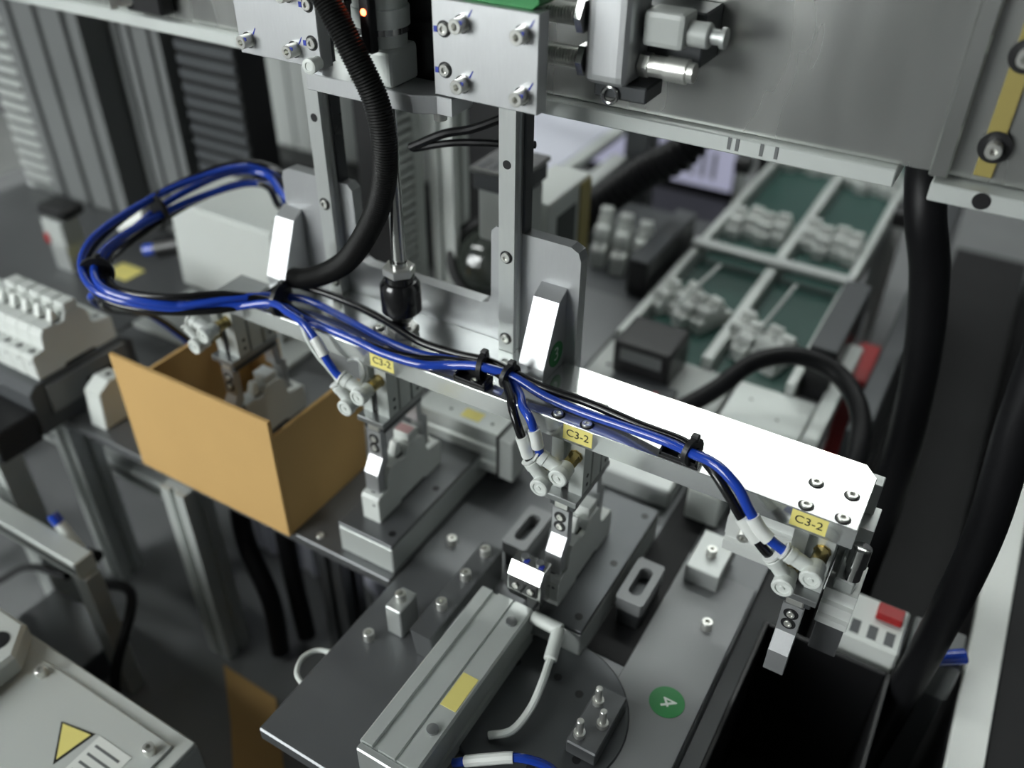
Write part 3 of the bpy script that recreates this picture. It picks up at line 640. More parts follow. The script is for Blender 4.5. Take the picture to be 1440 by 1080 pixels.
def cable_tie(c, d, R, label, head=(0, 0.3, 1)):
    t = thing('cable_tie', label, 'cable tie', c, 'black cable ties around the hoses')
    b = nb(); d2, u, w = frame(d); cV = Vector(c)
    b2 = lathe(b, cV - d2 * 0.0018, d2, [(0, R), (0.0001, R + 0.0009), (0.0035, R + 0.0009), (0.0036, R)], 24); add('strap', b2, BLACK, t)
    hv = Vector(head).normalized() * (R + 0.001)
    b = nb(); box(b, c[0] + hv.x - 0.0026, c[0] + hv.x + 0.0026, c[1] + hv.y - 0.0026, c[1] + hv.y + 0.0026, c[2] + hv.z - 0.0028, c[2] + hv.z + 0.0018, 0.0008); add('lock_head', b, BLACK, t)

# ================================================================== tubes
LOOP = [(-0.520, 0.135, 1.052), (-0.5309, 0.1216, 1.06), (-0.5647, 0.1394, 1.07), (-0.5915, 0.1239, 1.075), (-0.6105, 0.0761, 1.07), (-0.6117, 0.025, 1.065), (-0.6042, -0.0186, 1.06), (-0.585, -0.0439, 1.055), (-0.5507, -0.0549, 1.052), (-0.5081, -0.0404, 1.05), (-0.4733, -0.0122, 1.049)]
def tube(name, mat, pts, off, r, label, cat='air hose', sleeve=None, loop=True, group='pneumatic hoses along the bar'):
    P = []
    if loop:
        for i, p in enumerate(LOOP):
            a = i * 0.55 + off[2]
            P.append((p[0] + off[0] * math.cos(a) * 0.9, p[1] + off[0] * math.cos(a) * 0.6, p[2] + off[1] * 0.7 + off[0] * math.sin(a)))
    P += pts
    C = catmull(P, 8)
    t = thing(name, label, cat, tuple(pts[0]), group)
    add('tube', sweep(nb(), C, r, 12), mat, t)
    if sleeve:
        q = [p for p in C]; n = len(q); a, b = sleeve
        seg = []; L = 0
        for i in range(n - 1, 0, -1):
            if a <= L <= b: seg.append(q[i])
            L += (q[i] - q[i - 1]).length
        if len(seg) > 2:
            add('marker_sleeve', sweep(nb(), seg, r + 0.0011, 14), SLEEVE, t)
    return t
tube('black_hose', TUBEB, [(-0.4500, 0.0243, 1.052), (-0.4324, 0.0300, 1.052), (-0.3961, 0.0315, 1.051), (-0.3579, 0.0265, 1.050), (-0.3192, 0.018, 1.049), (-0.2892, 0.0186, 1.049), (-0.2629, 0.0205, 1.051), (-0.2415, 0.0178, 1.051), (-0.2195, 0.0162, 1.049), (-0.1836, 0.0182, 1.0475), (-0.1468, 0.0148, 1.0475), (-0.1175, 0.0112, 1.050), (-0.1040, 0.0040, 1.0505), (-0.0900, -0.006, 1.0495), (-0.0770, -0.012, 1.041), (-0.0660, -0.0155, 1.031), (-0.0530, -0.0160, 1.0180), (-0.0445, -0.0158, 1.0106)], (0.0085, 0.002, 0.0), 0.0030, 'black hose lying highest along the bar, ending at the empty gripper', sleeve=(0.015, 0.032))
tube('blue_hose', BLUE, [(-0.4480, 0.0150, 1.0475), (-0.4248, 0.0225, 1.0465), (-0.3866, 0.0190, 1.0445), (-0.3481, 0.0125, 1.044), (-0.314, 0.0106, 1.0445), (-0.2878, 0.0143, 1.0465), (-0.2634, 0.0160, 1.0475), (-0.2440, 0.0140, 1.0475), (-0.2280, 0.0030, 1.0478), (-0.2180, -0.0100, 1.0500), (-0.2090, -0.0165, 1.0480), (-0.2040, -0.0175, 1.0370), (-0.2020, -0.0170, 1.0270), (-0.1995, -0.0161, 1.0197)], (0.0085, -0.001, 1.3), 0.0030, 'blue hose dropping to the gripper below the middle label', sleeve=(0.008, 0.024))
tube('black_hose', TUBEB, [(-0.4440, 0.0070, 1.0470), (-0.4079, 0.0030, 1.0460), (-0.3769, 0.0005, 1.0460), (-0.3424, -0.0016, 1.0460), (-0.3137, 0.0015, 1.0465), (-0.2906, 0.0096, 1.0480), (-0.2629, 0.0130, 1.0515), (-0.2450, 0.0100, 1.0505), (-0.2320, -0.0030, 1.0500), (-0.2240, -0.0130, 1.0480), (-0.2170, -0.0180, 1.0400), (-0.2125, -0.0180, 1.0280), (-0.2090, -0.0170, 1.0160), (-0.2068, -0.0162, 1.0107)], (0.0085, -0.003, 2.6), 0.0030, 'black hose dropping to the gripper below the middle label', sleeve=(0.006, 0.024))
tube('blue_hose', BLUE, [(-0.4400, 0.0030, 1.0480), (-0.4090, 0.0000, 1.0475), (-0.3640, -0.0015, 1.0465), (-0.3360, -0.0035, 1.0455), (-0.3054, -0.0010, 1.0455), (-0.2853, 0.0060, 1.0480), (-0.2632, 0.0095, 1.0530), (-0.2396, 0.0130, 1.0515), (-0.213, 0.0110, 1.0465), (-0.1852, 0.0105, 1.0450), (-0.1554, 0.0100, 1.0460), (-0.1262, 0.0055, 1.0500), (-0.1080, 0.0000, 1.0530), (-0.0900, -0.0060, 1.0560), (-0.0745, -0.0110, 1.0500), (-0.0640, -0.0150, 1.0395), (-0.0530, -0.0165, 1.0280), (-0.0375, -0.0161, 1.0197)], (0.0085, -0.005, 3.9), 0.0032, 'blue hose running the full bar, ending at the empty gripper', sleeve=(0.012, 0.030))
tube('blue_hose', BLUE, [(-0.4420, -0.0020, 1.0520), (-0.4200, -0.0060, 1.0530), (-0.4000, -0.0110, 1.0520), (-0.3870, -0.0140, 1.0420), (-0.3770, -0.0160, 1.0300), (-0.3690, -0.0165, 1.0220), (-0.3625, -0.0161, 1.0197)], (0.0085, 0.004, 5.2), 0.0030, 'blue hose bending down to the gripper beside the cardboard box', sleeve=(0.022, 0.040))
tube('white_cable', WHITE, [(-0.4150, 0.0020, 1.0480), (-0.4080, -0.0060, 1.0490), (-0.4010, -0.0100, 1.0400), (-0.3930, -0.0100, 1.0270), (-0.3830, -0.0100, 1.0180), (-0.3740, -0.0120, 1.0120), (-0.3700, -0.0160, 1.0106)], (0, 0, 0), 0.0018, 'thin white cable hanging beside the blue hose at the second gripper', 'cable', loop=False)
tube('white_cable', WHITE, [(-0.3720, 0.0000, 1.0240), (-0.3640, 0.0000, 1.0280), (-0.3590, 0.0000, 1.0240), (-0.3580, 0.0000, 1.0150), (-0.3620, -0.0020, 1.0080), (-0.3660, -0.0030, 1.0000)], (0, 0, 0), 0.0013, 'white cable loop left of the second gripper body', 'cable', loop=False)
cable_tie((-0.4420, 0.0095, 1.0490), (1, 0.15, 0), 0.0125, 'black cable tie where the bundle meets the bar')
cable_tie((-0.2640, 0.0145, 1.0500), (1, 0.2, 0), 0.0092, 'black cable tie over the left tie mount')
cable_tie((-0.2420, 0.0140, 1.0500), (1, -0.2, 0), 0.0085, 'black cable tie at the foot of the stickered gusset')
cable_tie((-0.1080, 0.0040, 1.0510), (1, -0.3, 0.05), 0.0085, 'black cable tie over the right tie mount')
cable_tie((-0.5850, -0.0420, 1.0550), (0.75, -0.66, 0), 0.0125, 'black cable tie on the near left bend of the bundle')
cable_tie((-0.6120, 0.0450, 1.0670), (0.05, 1, 0.05), 0.0125, 'black cable tie on the far left bend of the bundle')

for i, (mm, dx) in enumerate(((BLUE, 0.0), (TUBEB, 0.012))):
    P = [(-0.575 + dx, -0.052, 1.047), (-0.590 + dx, -0.050, 1.035), (-0.612 + dx, -0.030, 1.010), (-0.632 + dx, 0.000, 0.985), (-0.640 + dx, 0.03, 0.96), (-0.645 + dx, 0.07, 0.90), (-0.645 + dx, 0.09, 0.858)]
    solo('branch_hose', sweep(nb(), catmull(P, 8), 0.003, 10), mm, ('blue' if i == 0 else 'black') + ' branch hose dropping from the bundle behind the cardboard box', 'air hose', P[-1])
# thick braided hose
b = nb()
ribbed(b, [(-0.385, 0.004, 1.330), (-0.368, 0.001, 1.295), (-0.3535, 0.000, 1.274), (-0.3385, 0.000, 1.2489), (-0.3270, 0.002, 1.222), (-0.3260, 0.004, 1.190), (-0.3380, 0.008, 1.152), (-0.3680, 0.014, 1.108), (-0.3960, 0.020, 1.083), (-0.4250, 0.024, 1.066), (-0.4420, 0.026, 1.060)], 0.0082, 0.0018, 0.0009, 20)
solo('braided_conduit', b, MESHB, 'thick black braided conduit curving down in front of the cylinder', 'conduit', (-0.34, 0.005, 1.19))
# dark cable behind the rod
b = nb(); sweep(b, catmull([(-0.360, 0.075, 1.165), (-0.335, 0.080, 1.178), (-0.315, 0.085, 1.184), (-0.290, 0.090, 1.196), (-0.270, 0.095, 1.206)], 8), 0.003, 10)
sweep(b, catmull([(-0.360, 0.078, 1.163), (-0.330, 0.082, 1.172), (-0.305, 0.086, 1.176), (-0.282, 0.090, 1.178), (-0.270, 0.092, 1.180)], 8), 0.0025, 10)
solo('sensor_cable', b, RUBBER, 'dark glossy cable pair behind the cylinder rod', 'cable', (-0.32, 0.08, 1.17))
# ================================================================== left side: magazine, bench, boxes
t = thing('bench_plate', 'grey bench plate at far left behind the breaker magazine', 'plate', (-1.0, 0.2, 0.838))
add('plate', box(nb(), -1.25, -0.805, 0.03, 0.295, 0.838, 0.850, 0.001), MIDG, t)
add('edge_bar', box(nb(), -1.25, -0.806, 0.055, 0.085, 0.8502, 0.866, 0.001), ANODL, t)
add('yellow_tag', box(nb(), -0.925, -0.885, 0.175, 0.205, 0.8502, 0.8506), YEL, t)
add('leg', box(nb(), -1.20, -1.16, 0.25, 0.29, 0.6002, 0.8378), DARKG, t)
add('leg', box(nb(), -0.86, -0.82, 0.25, 0.29, 0.6002, 0.8378), DARKG, t)
t = thing('breaker_magazine', 'dark feed magazine under a row of breakers at the left edge', 'magazine', (-0.8, 0, 0.85))
add('body', prism(nb(), [(-0.066, 0.8502), (0.052, 0.8502), (0.052, 0.895), (0.040, 0.9046), (-0.058, 0.9046), (-0.066, 0.897)], 'x', -0.800, -0.712, 0.001), DARKG, t)
add('side_cover', box(nb(), -0.7118, -0.7080, -0.050, 0.040, 0.870, 0.900, 0.0008), GREYP, t)
add('slot', box(nb(), -0.7079, -0.7075, -0.010, 0.034, 0.880, 0.886), BLACK, t)
add('roller_bed', box(nb(), -0.800, -0.712, -0.110, -0.0665, 0.846, 0.880, 0.002), BLACK, t)
add('support', box(nb(), -0.775, -0.750, -0.100, -0.075, 0.6002, 0.8455), ANODL, t)
for k in range(5):
    dup(BR, (-0.7235 - 0.0180 * k, -0.006, 0.9049), 0, ('first', 'second', 'third', 'fourth', 'fifth')[k] + ' white breaker from the right in the left magazine', 'breakers queued in the left magazine')
t = thing('latch', 'small white latch with a hole between magazine and cardboard box', 'latch', (-0.675, 0.0, 0.85))
add('arm', prism(nb(), [(-0.030, 0.8502), (0.005, 0.8502), (0.010, 0.885), (0.004, 0.897), (-0.012, 0.899), (-0.026, 0.890)], 'x', -0.690, -0.668, 0.001), WHITE, t)
inst('hole', HOLE, t, (-0.679, -0.004, 0.8982))
add('red_mark', box(nb(), -0.684, -0.672, 0.0105, 0.0120, 0.862, 0.876), RED, t)
t = thing('guide_bar', 'pale aluminium guide bar running below the magazine at left', 'rail', (-0.78, -0.06, 0.75))
add('bar', box(nb(), -1.05, -0.605, -0.135, -0.115, 0.775, 0.795, 0.001), ANODL, t)
add('groove', box(nb(), -1.05, -0.606, -0.1355, -0.1350, 0.782, 0.788), BLACK, t)
for x in (-0.62, -0.90):
    add('stand', box(nb(), x, x + 0.02, -0.133, -0.117, 0.6002, 0.7748), ANOD, t)
t = thing('guide_bar', 'second pale guide bar lower and left of the cardboard box', 'rail', (-0.85, 0.02, 0.70))
add('bar', box(nb(), -1.15, -0.645, 0.010, 0.034, 0.72, 0.744, 0.001), ANODL, t)
add('groove', box(nb(), -1.15, -0.646, 0.0095, 0.0100, 0.729, 0.735), BLACK, t)
for x in (-0.66, -1.05):
    add('stand', box(nb(), x, x + 0.02, 0.014, 0.030, 0.6002, 0.7198), DARKG, t)
for i, (P, m, r, lab) in enumerate((
    ([(-0.98, -0.12, 0.70), (-0.87, -0.108, 0.76), (-0.78, -0.108, 0.755), (-0.70, -0.105, 0.745), (-0.63, -0.10, 0.76)], RUBBER, 0.006, 'black cable sagging across the lower left'),
    ([(-0.66, -0.095, 0.70), (-0.60, -0.098, 0.72), (-0.575, -0.15, 0.68), (-0.57, -0.17, 0.62), (-0.56, -0.18, 0.606)], RUBBER, 0.005, 'black cable looping down beside the front post'),
    ([(-0.93, -0.20, 0.612), (-0.82, -0.14, 0.64), (-0.74, -0.12, 0.70), (-0.66, -0.12, 0.735)], TUBEB, 0.004, 'thin black cable rising to the lower left guide bar'))):
    solo('loose_cable', sweep(nb(), catmull(P, 8), r, 10), m, lab, 'cable', P[2], 'loose black cables at lower left')
t = thing('inline_fitting', 'blue and white inline hose fitting below the cardboard box at left', 'fitting', (-0.64, -0.10, 0.75))
add('body', cyl(nb(), (-0.655, -0.110, 0.800), (-0.635, -0.110, 0.775), 0.005, 12), WHITE, t)
add('ring', cyl(nb(), (-0.662, -0.110, 0.8085), (-0.6555, -0.110, 0.8005), 0.0055, 12), BLUE, t)
add('ring', cyl(nb(), (-0.6345, -0.110, 0.7745), (-0.628, -0.110, 0.7665), 0.0055, 12), BLUE, t)
t = thing('cable_tangle', 'bunch of thick black cables hanging below the box front corner', 'cable bunch', (-0.50, 0.0, 0.61))
for P in ([(-0.525, 0.02, 0.835), (-0.545, 0.01, 0.80), (-0.540, 0.0, 0.74), (-0.510, -0.01, 0.68), (-0.500, -0.02, 0.612)], [(-0.505, 0.03, 0.835), (-0.515, 0.03, 0.78), (-0.505, 0.02, 0.70), (-0.490, 0.01, 0.612)]):
    add('cable', sweep(nb(), catmull(P, 8), 0.010, 12), RUBBER, t)
b = nb(); prism(b, [(-0.545, -0.060), (-0.470, -0.062), (-0.400, -0.125), (-0.425, -0.165), (-0.490, -0.105)], 'z', 0.6002, 0.604)
solo('cardboard_sheet', b, CARD, 'flat piece of cardboard lying on the lower deck', 'cardboard', (-0.46, -0.1, 0.6002))
t = thing('foot_box', 'dark grey box on the lower deck left of the long post', 'box', (-0.64, -0.1, 0.6))
add('lid', box(nb(), -0.745, -0.635, -0.19, -0.10, 0.640, 0.645, 0.001), MIDG, t)
add('body', box(nb(), -0.740, -0.640, -0.185, -0.105, 0.6002, 0.6398), DARKG, t)
b = nb(); bmesh.ops.create_icosphere(b, subdivisions=3, radius=1.0)
for v in b.verts:
    n = v.co.normalized(); w = 1 + 0.16 * math.sin(9 * n.x + 2) * math.cos(7 * n.y) + 0.12 * math.sin(13 * n.z + 5 * n.x)
    v.co = Vector((-0.41 + 0.085 * n.x * w, 0.125 + 0.06 * n.y * w, 0.645 + max(-0.0448, 0.045 * n.z * w)))
solo('plastic_bag', b, PAPER, 'crumpled pale plastic bag on the deck behind the right post', 'plastic bag', (-0.41, 0.125, 0.6002))
t = thing('pale_bin', 'pale ribbed plastic bin standing under the support plate', 'bin', (-0.60, 0.13, 0.6))
add('shell', box(nb(), -0.640, -0.530, 0.085, 0.120, 0.6002, 0.80, 0.004), PAPER, t)
for k in range(5):
    add('rib', box(nb(), -0.634 + 0.022 * k, -0.628 + 0.022 * k, 0.0815, 0.0849, 0.605, 0.795), PAPER, t)
# grey cabinet-like box behind the first gripper
t = thing('junction_box', 'plain pale grey box behind the left end of the bar', 'box', (-0.665, 0.19, 0.85))
add('body', prism(nb(), [(0.150, 0.905), (0.155, 0.997), (0.158, 1.000), (0.235, 1.000), (0.235, 0.905)], 'x', -0.742, -0.598, 0.002), PALE2, t)
add('stand', box(nb(), -0.72, -0.62, 0.165, 0.195, 0.8502, 0.9048), ANOD, t)
add('base_sheet', box(nb(), -0.795, -0.585, 0.110, 0.199, 0.8502, 0.856, 0.001), PALE, t)
inst('hole', HOLES, t, (-0.612, 0.175, 1.0002))
t = thing('cable_gland', 'black cable gland with blue end on the left of the grey box', 'gland', (-0.78, 0.15, 0.93))
add('upper', cyl(nb(), (-0.7470, 0.185, 0.975), (-0.795, 0.165, 0.965), 0.013, 14, 0.001), BLACK, t)
add('sleeve', cyl(nb(), (-0.7955, 0.1648, 0.965), (-0.825, 0.150, 0.950), 0.008, 14), SLEEVE, t)
add('lower', cyl(nb(), (-0.7470, 0.178, 0.940), (-0.785, 0.160, 0.930), 0.012, 14, 0.001), BLACK, t)
add('tip', cyl(nb(), (-0.7855, 0.160, 0.930), (-0.800, 0.155, 0.926), 0.007, 12), BLUE, t)
t = thing('position_sensor', 'small grey sensor with black cap and red spot at far left', 'sensor', (-0.97, 0.17, 0.85))
add('stem', box(nb(), -0.985, -0.955, 0.155, 0.185, 0.8502, 0.885), ANOD, t)
add('body', box(nb(), -0.985, -0.948, 0.152, 0.180, 0.8852, 0.920, 0.002), PALE, t)
add('cap', box(nb(), -0.992, -0.945, 0.155, 0.190, 0.9202, 0.935, 0.004), BLACK, t)
add('spot', box(nb(), -0.984, -0.976, 0.1505, 0.1519, 0.888, 0.900), RED, t)

# ------------------------------------------------------------------ upper-left uprights
def big_profile(x0, x1, y0, y1, z0, z1, n, label, mat):
    t = thing('upright_profile', label, 'post', ((x0 + x1) / 2, (y0 + y1) / 2, z0), 'aluminium uprights at upper left')
    w = (x1 - x0) / n; pts = [(x0, y1), (x0, y0)]
    for i in range(n):
        xc = x0 + w * (i + 0.5); g = w * 0.10
        pts += [(xc - g, y0), (xc - g, y0 + 0.008), (xc + g, y0 + 0.008), (xc + g, y0)]
    pts += [(x1, y0), (x1, y1)]
    add('profile', prism(nb(), pts, 'z', z0, z1), mat, t)
    return t
big_profile(-1.185, -1.025, 0.30, 0.38, 0.6002, 1.62, 3, 'wide slotted grey upright at the far upper left', GREYP)
big_profile(-1.020, -0.990, 0.34, 0.38, 0.6002, 1.62, 1, 'narrow grey upright beside the wide one at upper left', GREYP)
big_profile(-0.948, -0.882, 0.30, 0.38, 0.6002, 1.62, 2, 'grey upright in the middle of the upper left', GREYP)
def duct(x0, x1, y, z0, z1, pitch, label, mat, facing='front'):
    t = thing('cable_duct', label, 'cable duct', ((x0 + x1) / 2, y, z0), 'slotted cable ducts')
    if facing == 'front':
        add('trough', box(nb(), x0, x1, y + 0.004, y + 0.05, z0, z1, 0.001), BLACK if mat is not DARKG else BLACK, t)
        me = mesh_of('finger', box(nb(), x0 + 0.001, x1 - 0.001, 0, 0.004, 0, pitch * 0.62), mat)
        for k in range(int((z1 - z0) / pitch)):
            inst('finger', me, t, (0, y, z0 + k * pitch))
    else:
        add('trough', box(nb(), x0, x1 - 0.004, y, y + 0.044, z0, z1, 0.001), BLACK, t)
        me = mesh_of('finger', box(nb(), -0.004, 0, 0.001, 0.029, 0, pitch * 0.66), mat)
        for k in range(int((z1 - z0) / pitch)):
            inst('finger', me, t, (x1, y, z0 + k * pitch))
        add('edge', box(nb(), x1 - 0.004, x1 + 0.001, y + 0.029, y + 0.044, z0, z1), mat, t)
    return t
duct(-1.265, -1.190, 0.31, 0.80, 1.40, 0.0175, 'pale slotted cable duct at the far upper left edge', PALE)
duct(-0.872, -0.778, 0.31, 0.62, 1.50, 0.0165, 'dark slotted cable duct left of the carriage plates', DARKG)
duct(-0.552, -0.505, 0.240, 0.62, 1.32, 0.0098, 'grey slotted cable duct behind the cylinder rod', PALE2, 'side')
post(-0.4835, 0.300, 0.6002, 1.35, 0.029, 'aluminium post right of the slotted duct behind the rod', PALE2)
t = thing('rear_cover', 'large pale cover panel standing behind the uprights', 'panel', (-1.1, 0.85, 0.6))
add('panel', box(nb(), -1.70, -0.78, 0.82, 0.86, 0.735, 1.30, 0.002), PALE2, t)
add('seam', box(nb(), -1.205, -1.200, 0.8195, 0.8199, 0.74, 1.30), DARKG, t)
add('plinth', box(nb(), -1.70, -0.78, 0.76, 0.86, 0.6002, 0.7348, 0.002), BLACK, t)
solo('black_post', box(nb(), -0.775, -0.735, 0.50, 0.56, 0.6002, 1.35, 0.002), BLACK, 'black upright behind the left guide rail', 'post', (-0.755, 0.53, 0.6002))

# ================================================================== middle background
t = thing('white_controller', 'white boxy controller with a yellow side strip behind the right rail', 'controller', (-0.385, 0.30, 0.85))
add('housing', box(nb(), -0.388, -0.3475, 0.262, 0.350, 0.945, 1.050, 0.003, 2), PALE2, t)
add('side_recess', box(nb(), -0.3474, -0.3465, 0.280, 0.318, 0.950, 1.030), BLACK, t)
add('yellow_strip', box(nb(), -0.3474, -0.3460, 0.326, 0.349, 0.948, 1.046, 0.0004), YELS, t)
add('yellow_tag', box(nb(), -0.392, -0.382, 0.266, 0.285, 1.050, 1.0504), YEL, t)
add('stand', box(nb(), -0.38, -0.355, 0.275, 0.335, 0.8502, 0.9448), ANOD, t)
t = thing('shelf_plate', 'grey plate under the white controller and lens', 'plate', (-0.42, 0.33, 0.84))
add('plate', box(nb(), -0.466, -0.3195, 0.271, 0.46, 0.838, 0.850, 0.001), MIDG, t)
add('leg', box(nb(), -0.46, -0.43, 0.40, 0.43, 0.6002, 0.8378), DARKG, t)
add('leg', box(nb(), -0.36, -0.33, 0.40, 0.43, 0.6002, 0.8378), DARKG, t)
t = thing('terminal_block', 'small metal terminal block left of the right guide rail', 'terminal', (-0.38, 0.22, 1.07))
add('body', box(nb(), -0.388, -0.347, 0.205, 0.250, 1.030, 1.0798, 0.002), PALE, t)
add('cap', box(nb(), -0.390, -0.345, 0.200, 0.253, 1.080, 1.0955, 0.001), DARKG, t)
add('lid', box(nb(), -0.392, -0.343, 0.197, 0.255, 1.0957, 1.1005, 0.001), STEEL, t)
for k in range(4):
    add('screw_slot', box(nb(), -0.386 + 0.010 * k, -0.380 + 0.010 * k, 0.203, 0.221, 1.1006, 1.1010), DARKG, t)
add('stem', box(nb(), -0.362, -0.350, 0.235, 0.249, 0.8505, 1.0298), ANOD, t)
t = thing('lens_dome', 'round dark camera lens with black rim behind the bar', 'lens', (-0.45, 0.30, 0.95))
add('rim', torus(nb(), (-0.437, 0.300, 0.950), (0.25, -0.8, 0.45), 0.040, 0.006, 32, 10), BLACK, t)
add('glass', lathe(nb(), Vector((-0.437, 0.300, 0.950)) - Vector((0.25, -0.8, 0.45)) * 0.006, (0.25, -0.8, 0.45), [(0, 0.039), (0.007, 0.036), (0.015, 0.028), (0.020, 0.016), (0.022, 0.004)], 28), GLASSD, t)
add('holder', box(nb(), -0.465, -0.4265, 0.320, 0.355, 0.8505, 0.915, 0.003), BLACK, t)
for x, z in ((-0.50, 0.875), (-0.545, 0.90)):
    solo('slotted_rail', box(nb(), x - 0.012, x + 0.012, 0.335 + (0.14 if z > 0.88 else 0.0), 0.54 if z > 0.88 else 0.78, z - 0.0245 if z < 0.88 else z - 0.012, z + 0.012, 0.001), ANOD, 'grey aluminium rail beside the lens' if z < 0.88 else 'upper grey aluminium rail behind the lens', 'rail', (x, 0.5, z))
b = nb(); ribbed(b, [(-0.300, 0.62, 1.10), (-0.318, 0.61, 1.03), (-0.345, 0.60, 0.985), (-0.386, 0.60, 0.9525), (-0.425, 0.60, 0.915), (-0.470, 0.60, 0.872), (-0.52, 0.60, 0.82)], 0.023, 0.012, 0.005, 20)
solo('corrugated_hose', b, RUBBER, 'thick black corrugated hose in the middle background', 'hose', (-0.39, 0.6, 0.95))
t = thing('monitor', 'monitor showing a pale lilac form in the background', 'monitor', (-0.60, 1.22, 0.6))
add('bezel', box(nb(), -0.80, -0.43, 1.215, 1.245, 0.645, 0.90, 0.004), BLACK, t)
scn = add('screen', box(nb(), -0.785, -0.445, 1.2140, 1.2149, 0.672, 0.888), SCREEN, t)
for k in range(6):
    add('text_row', box(nb(), -0.60 + 0.022 * k, -0.592 + 0.022 * k, 1.2136, 1.2139, 0.690, 0.745), GREYP, scn)
add('stand', box(nb(), -0.66, -0.56, 1.216, 1.244, 0.6002, 0.6448), BLACK, t)
t = thing('side_table', 'low dark table with papers in the middle background', 'table', (-0.66, 0.8, 0.6))
add('top', box(nb(), -0.76, -0.53, 0.63, 0.98, 0.884, 0.898, 0.002), ANODL, t)
for (x, y) in ((-0.75, 0.65), (-0.55, 0.65), (-0.75, 0.96), (-0.55, 0.96)):
    add('leg', box(nb(), x - 0.008, x + 0.008, y - 0.008, y + 0.008, 0.6002, 0.8838), DARKG, t)
b = nb(); box(b, -0.735, -0.545, 0.65, 0.90, 0.8982, 0.9002)
solo('paper_sheet', b, PAPER, 'pale lilac sheet of paper on the low table', 'paper', (-0.64, 0.78, 0.8982))
solo('black_cabinet', box(nb(), -0.72, -0.36, 0.995, 1.20, 0.6002, 0.66, 0.003), BLACK, 'low black cabinet below the monitor', 'cabinet', (-0.55, 1.1, 0.6002))
solo('display_back', box(nb(), -0.66, -0.555, 0.56, 0.60, 0.6002, 1.02, 0.003), BLACK, 'black display back behind the terminal block', 'display', (-0.60, 0.58, 0.6002))
solo('dark_upright', box(nb(), -0.50, -0.46, 0.79, 0.83, 0.6002, 1.30, 0.002), DARKG, 'dark upright between the paper table and the monitor', 'post', (-0.48, 0.81, 0.6002))
solo('dark_upright', box(nb(), -0.355, -0.315, 1.02, 1.06, 0.6002, 1.30, 0.002), BLACK, 'black upright left of the green conveyor', 'post', (-0.33, 1.04, 0.6002))

# ================================================================== green belt conveyor
t = thing('belt_conveyor', 'two-lane green belt conveyor with aluminium side rails at right', 'conveyor', (-0.21, 0.7, 0.6))
for i, (a, c) in enumerate(((-0.303, -0.216), (-0.201, -0.124))):
    add('belt', box(nb(), a, c, 0.375, 1.12, 0.838, 0.8455, 0.002), BELT, t, 'green belt lane')
for (a, c) in ((-0.315, -0.305), (-0.2145, -0.2025), (-0.1225, -0.1125)):
    add('side_rail', box(nb(), a, c, 0.375, 1.12, 0.828, 0.862, 0.001), ANODL, t)
add('cross_bar', box(nb(), -0.317, -0.112, 0.604, 0.622, 0.8622, 0.870, 0.001), ANOD, t)
add('drive_roller', cyl(nb(), (-0.303, 0.640, 0.8525), (-0.216, 0.640, 0.8525), 0.0065, 14), DARKG, t)
add('drive_roller', cyl(nb(), (-0.201, 0.640, 0.8525), (-0.124, 0.640, 0.8525), 0.0065, 14), DARKG, t)
for (x, y) in ((-0.30, 0.42), (-0.13, 0.42), (-0.30, 1.05), (-0.13, 1.05)):
    add('leg', box(nb(), x - 0.012, x + 0.012, y - 0.012, y + 0.012, 0.6002, 0.8278), ANOD, t)
add('guide_rod', cyl(nb(), (-0.258, 0.400, 0.900), (-0.258, 0.545, 0.880), 0.0022, 8), ANODL, t)
add('guide_rod', cyl(nb(), (-0.165, 0.400, 0.900), (-0.165, 0.545, 0.880), 0.0022, 8), ANODL, t)
rows = [(-0.2595, 0.715, 'white breaker in the row beyond the crossbar on the left lane', 2, 0.0), (-0.1625, 0.720, 'white breaker in the row beyond the crossbar on the right lane', 2, 0.0),
        (-0.2595, 0.985, 'white breaker in the far row of the left lane', 2, 0.0), (-0.1625, 0.960, 'white breaker in the far row of the right lane', 2, 0.0),
        (-0.2640, 0.470, 'white breaker in the near crooked group of the left lane', 2, -0.45), (-0.1680, 0.440, 'white breaker in the near crooked group of the right lane', 2, -0.3)]
for (xc, yc, lab, n, rz) in rows:
    for k in range(4):
        dx = (k - 1.5) * 0.0190; j = (-0.006, 0.007, -0.002, 0.005)[k] * (1 if xc < -0.2 else -1)
        o = dup(BR, (xc + dx * math.cos(rz) - j * math.sin(rz), yc + dx * math.sin(rz) + j, 0.8457), rz, ('first', 'second', 'third', 'last')[k] + ' ' + lab, 'small breakers riding on the conveyor')
        o.scale = (1.0, 0.62, 0.58)
for k in range(3):
    dup(BR, (-0.420 + 0.030 * k, 0.560 - 0.006 * k, 0.8455), 0.25, ('left', 'middle', 'right')[k] + ' white breaker in the small heap left of the conveyor', 'breakers heaped left of the conveyor')
t = thing('heap_shelf', 'dark shelf under the small heap of breakers', 'shelf', (-0.39, 0.5, 0.6))
add('top', box(nb(), -0.46, -0.3185, 0.4605, 0.72, 0.835, 0.845, 0.001), DARKG, t)
add('leg', box(nb(), -0.45, -0.43, 0.69, 0.71, 0.6002, 0.8348), DARKG, t)
add('leg', box(nb(), -0.345, -0.325, 0.69, 0.71, 0.6002, 0.8348), DARKG, t)
def block(x0, x1, y0, y1, z0, z1, label):
    t = thing('gate_block', label, 'block', ((x0 + x1) / 2, (y0 + y1) / 2, z0), 'black gate blocks beside the conveyor')
    add('body', box(nb(), x0, x1, y0, y1, z0, z1, 0.002), BLACK, t)
    add('top_plate', box(nb(), x0, x1, y0, y1, z1, z1 + 0.003, 0.001), DARKG, t)
block(-0.352, -0.3255, 0.480, 0.640, 0.8452, 0.890, 'long black gate block left of the conveyor')
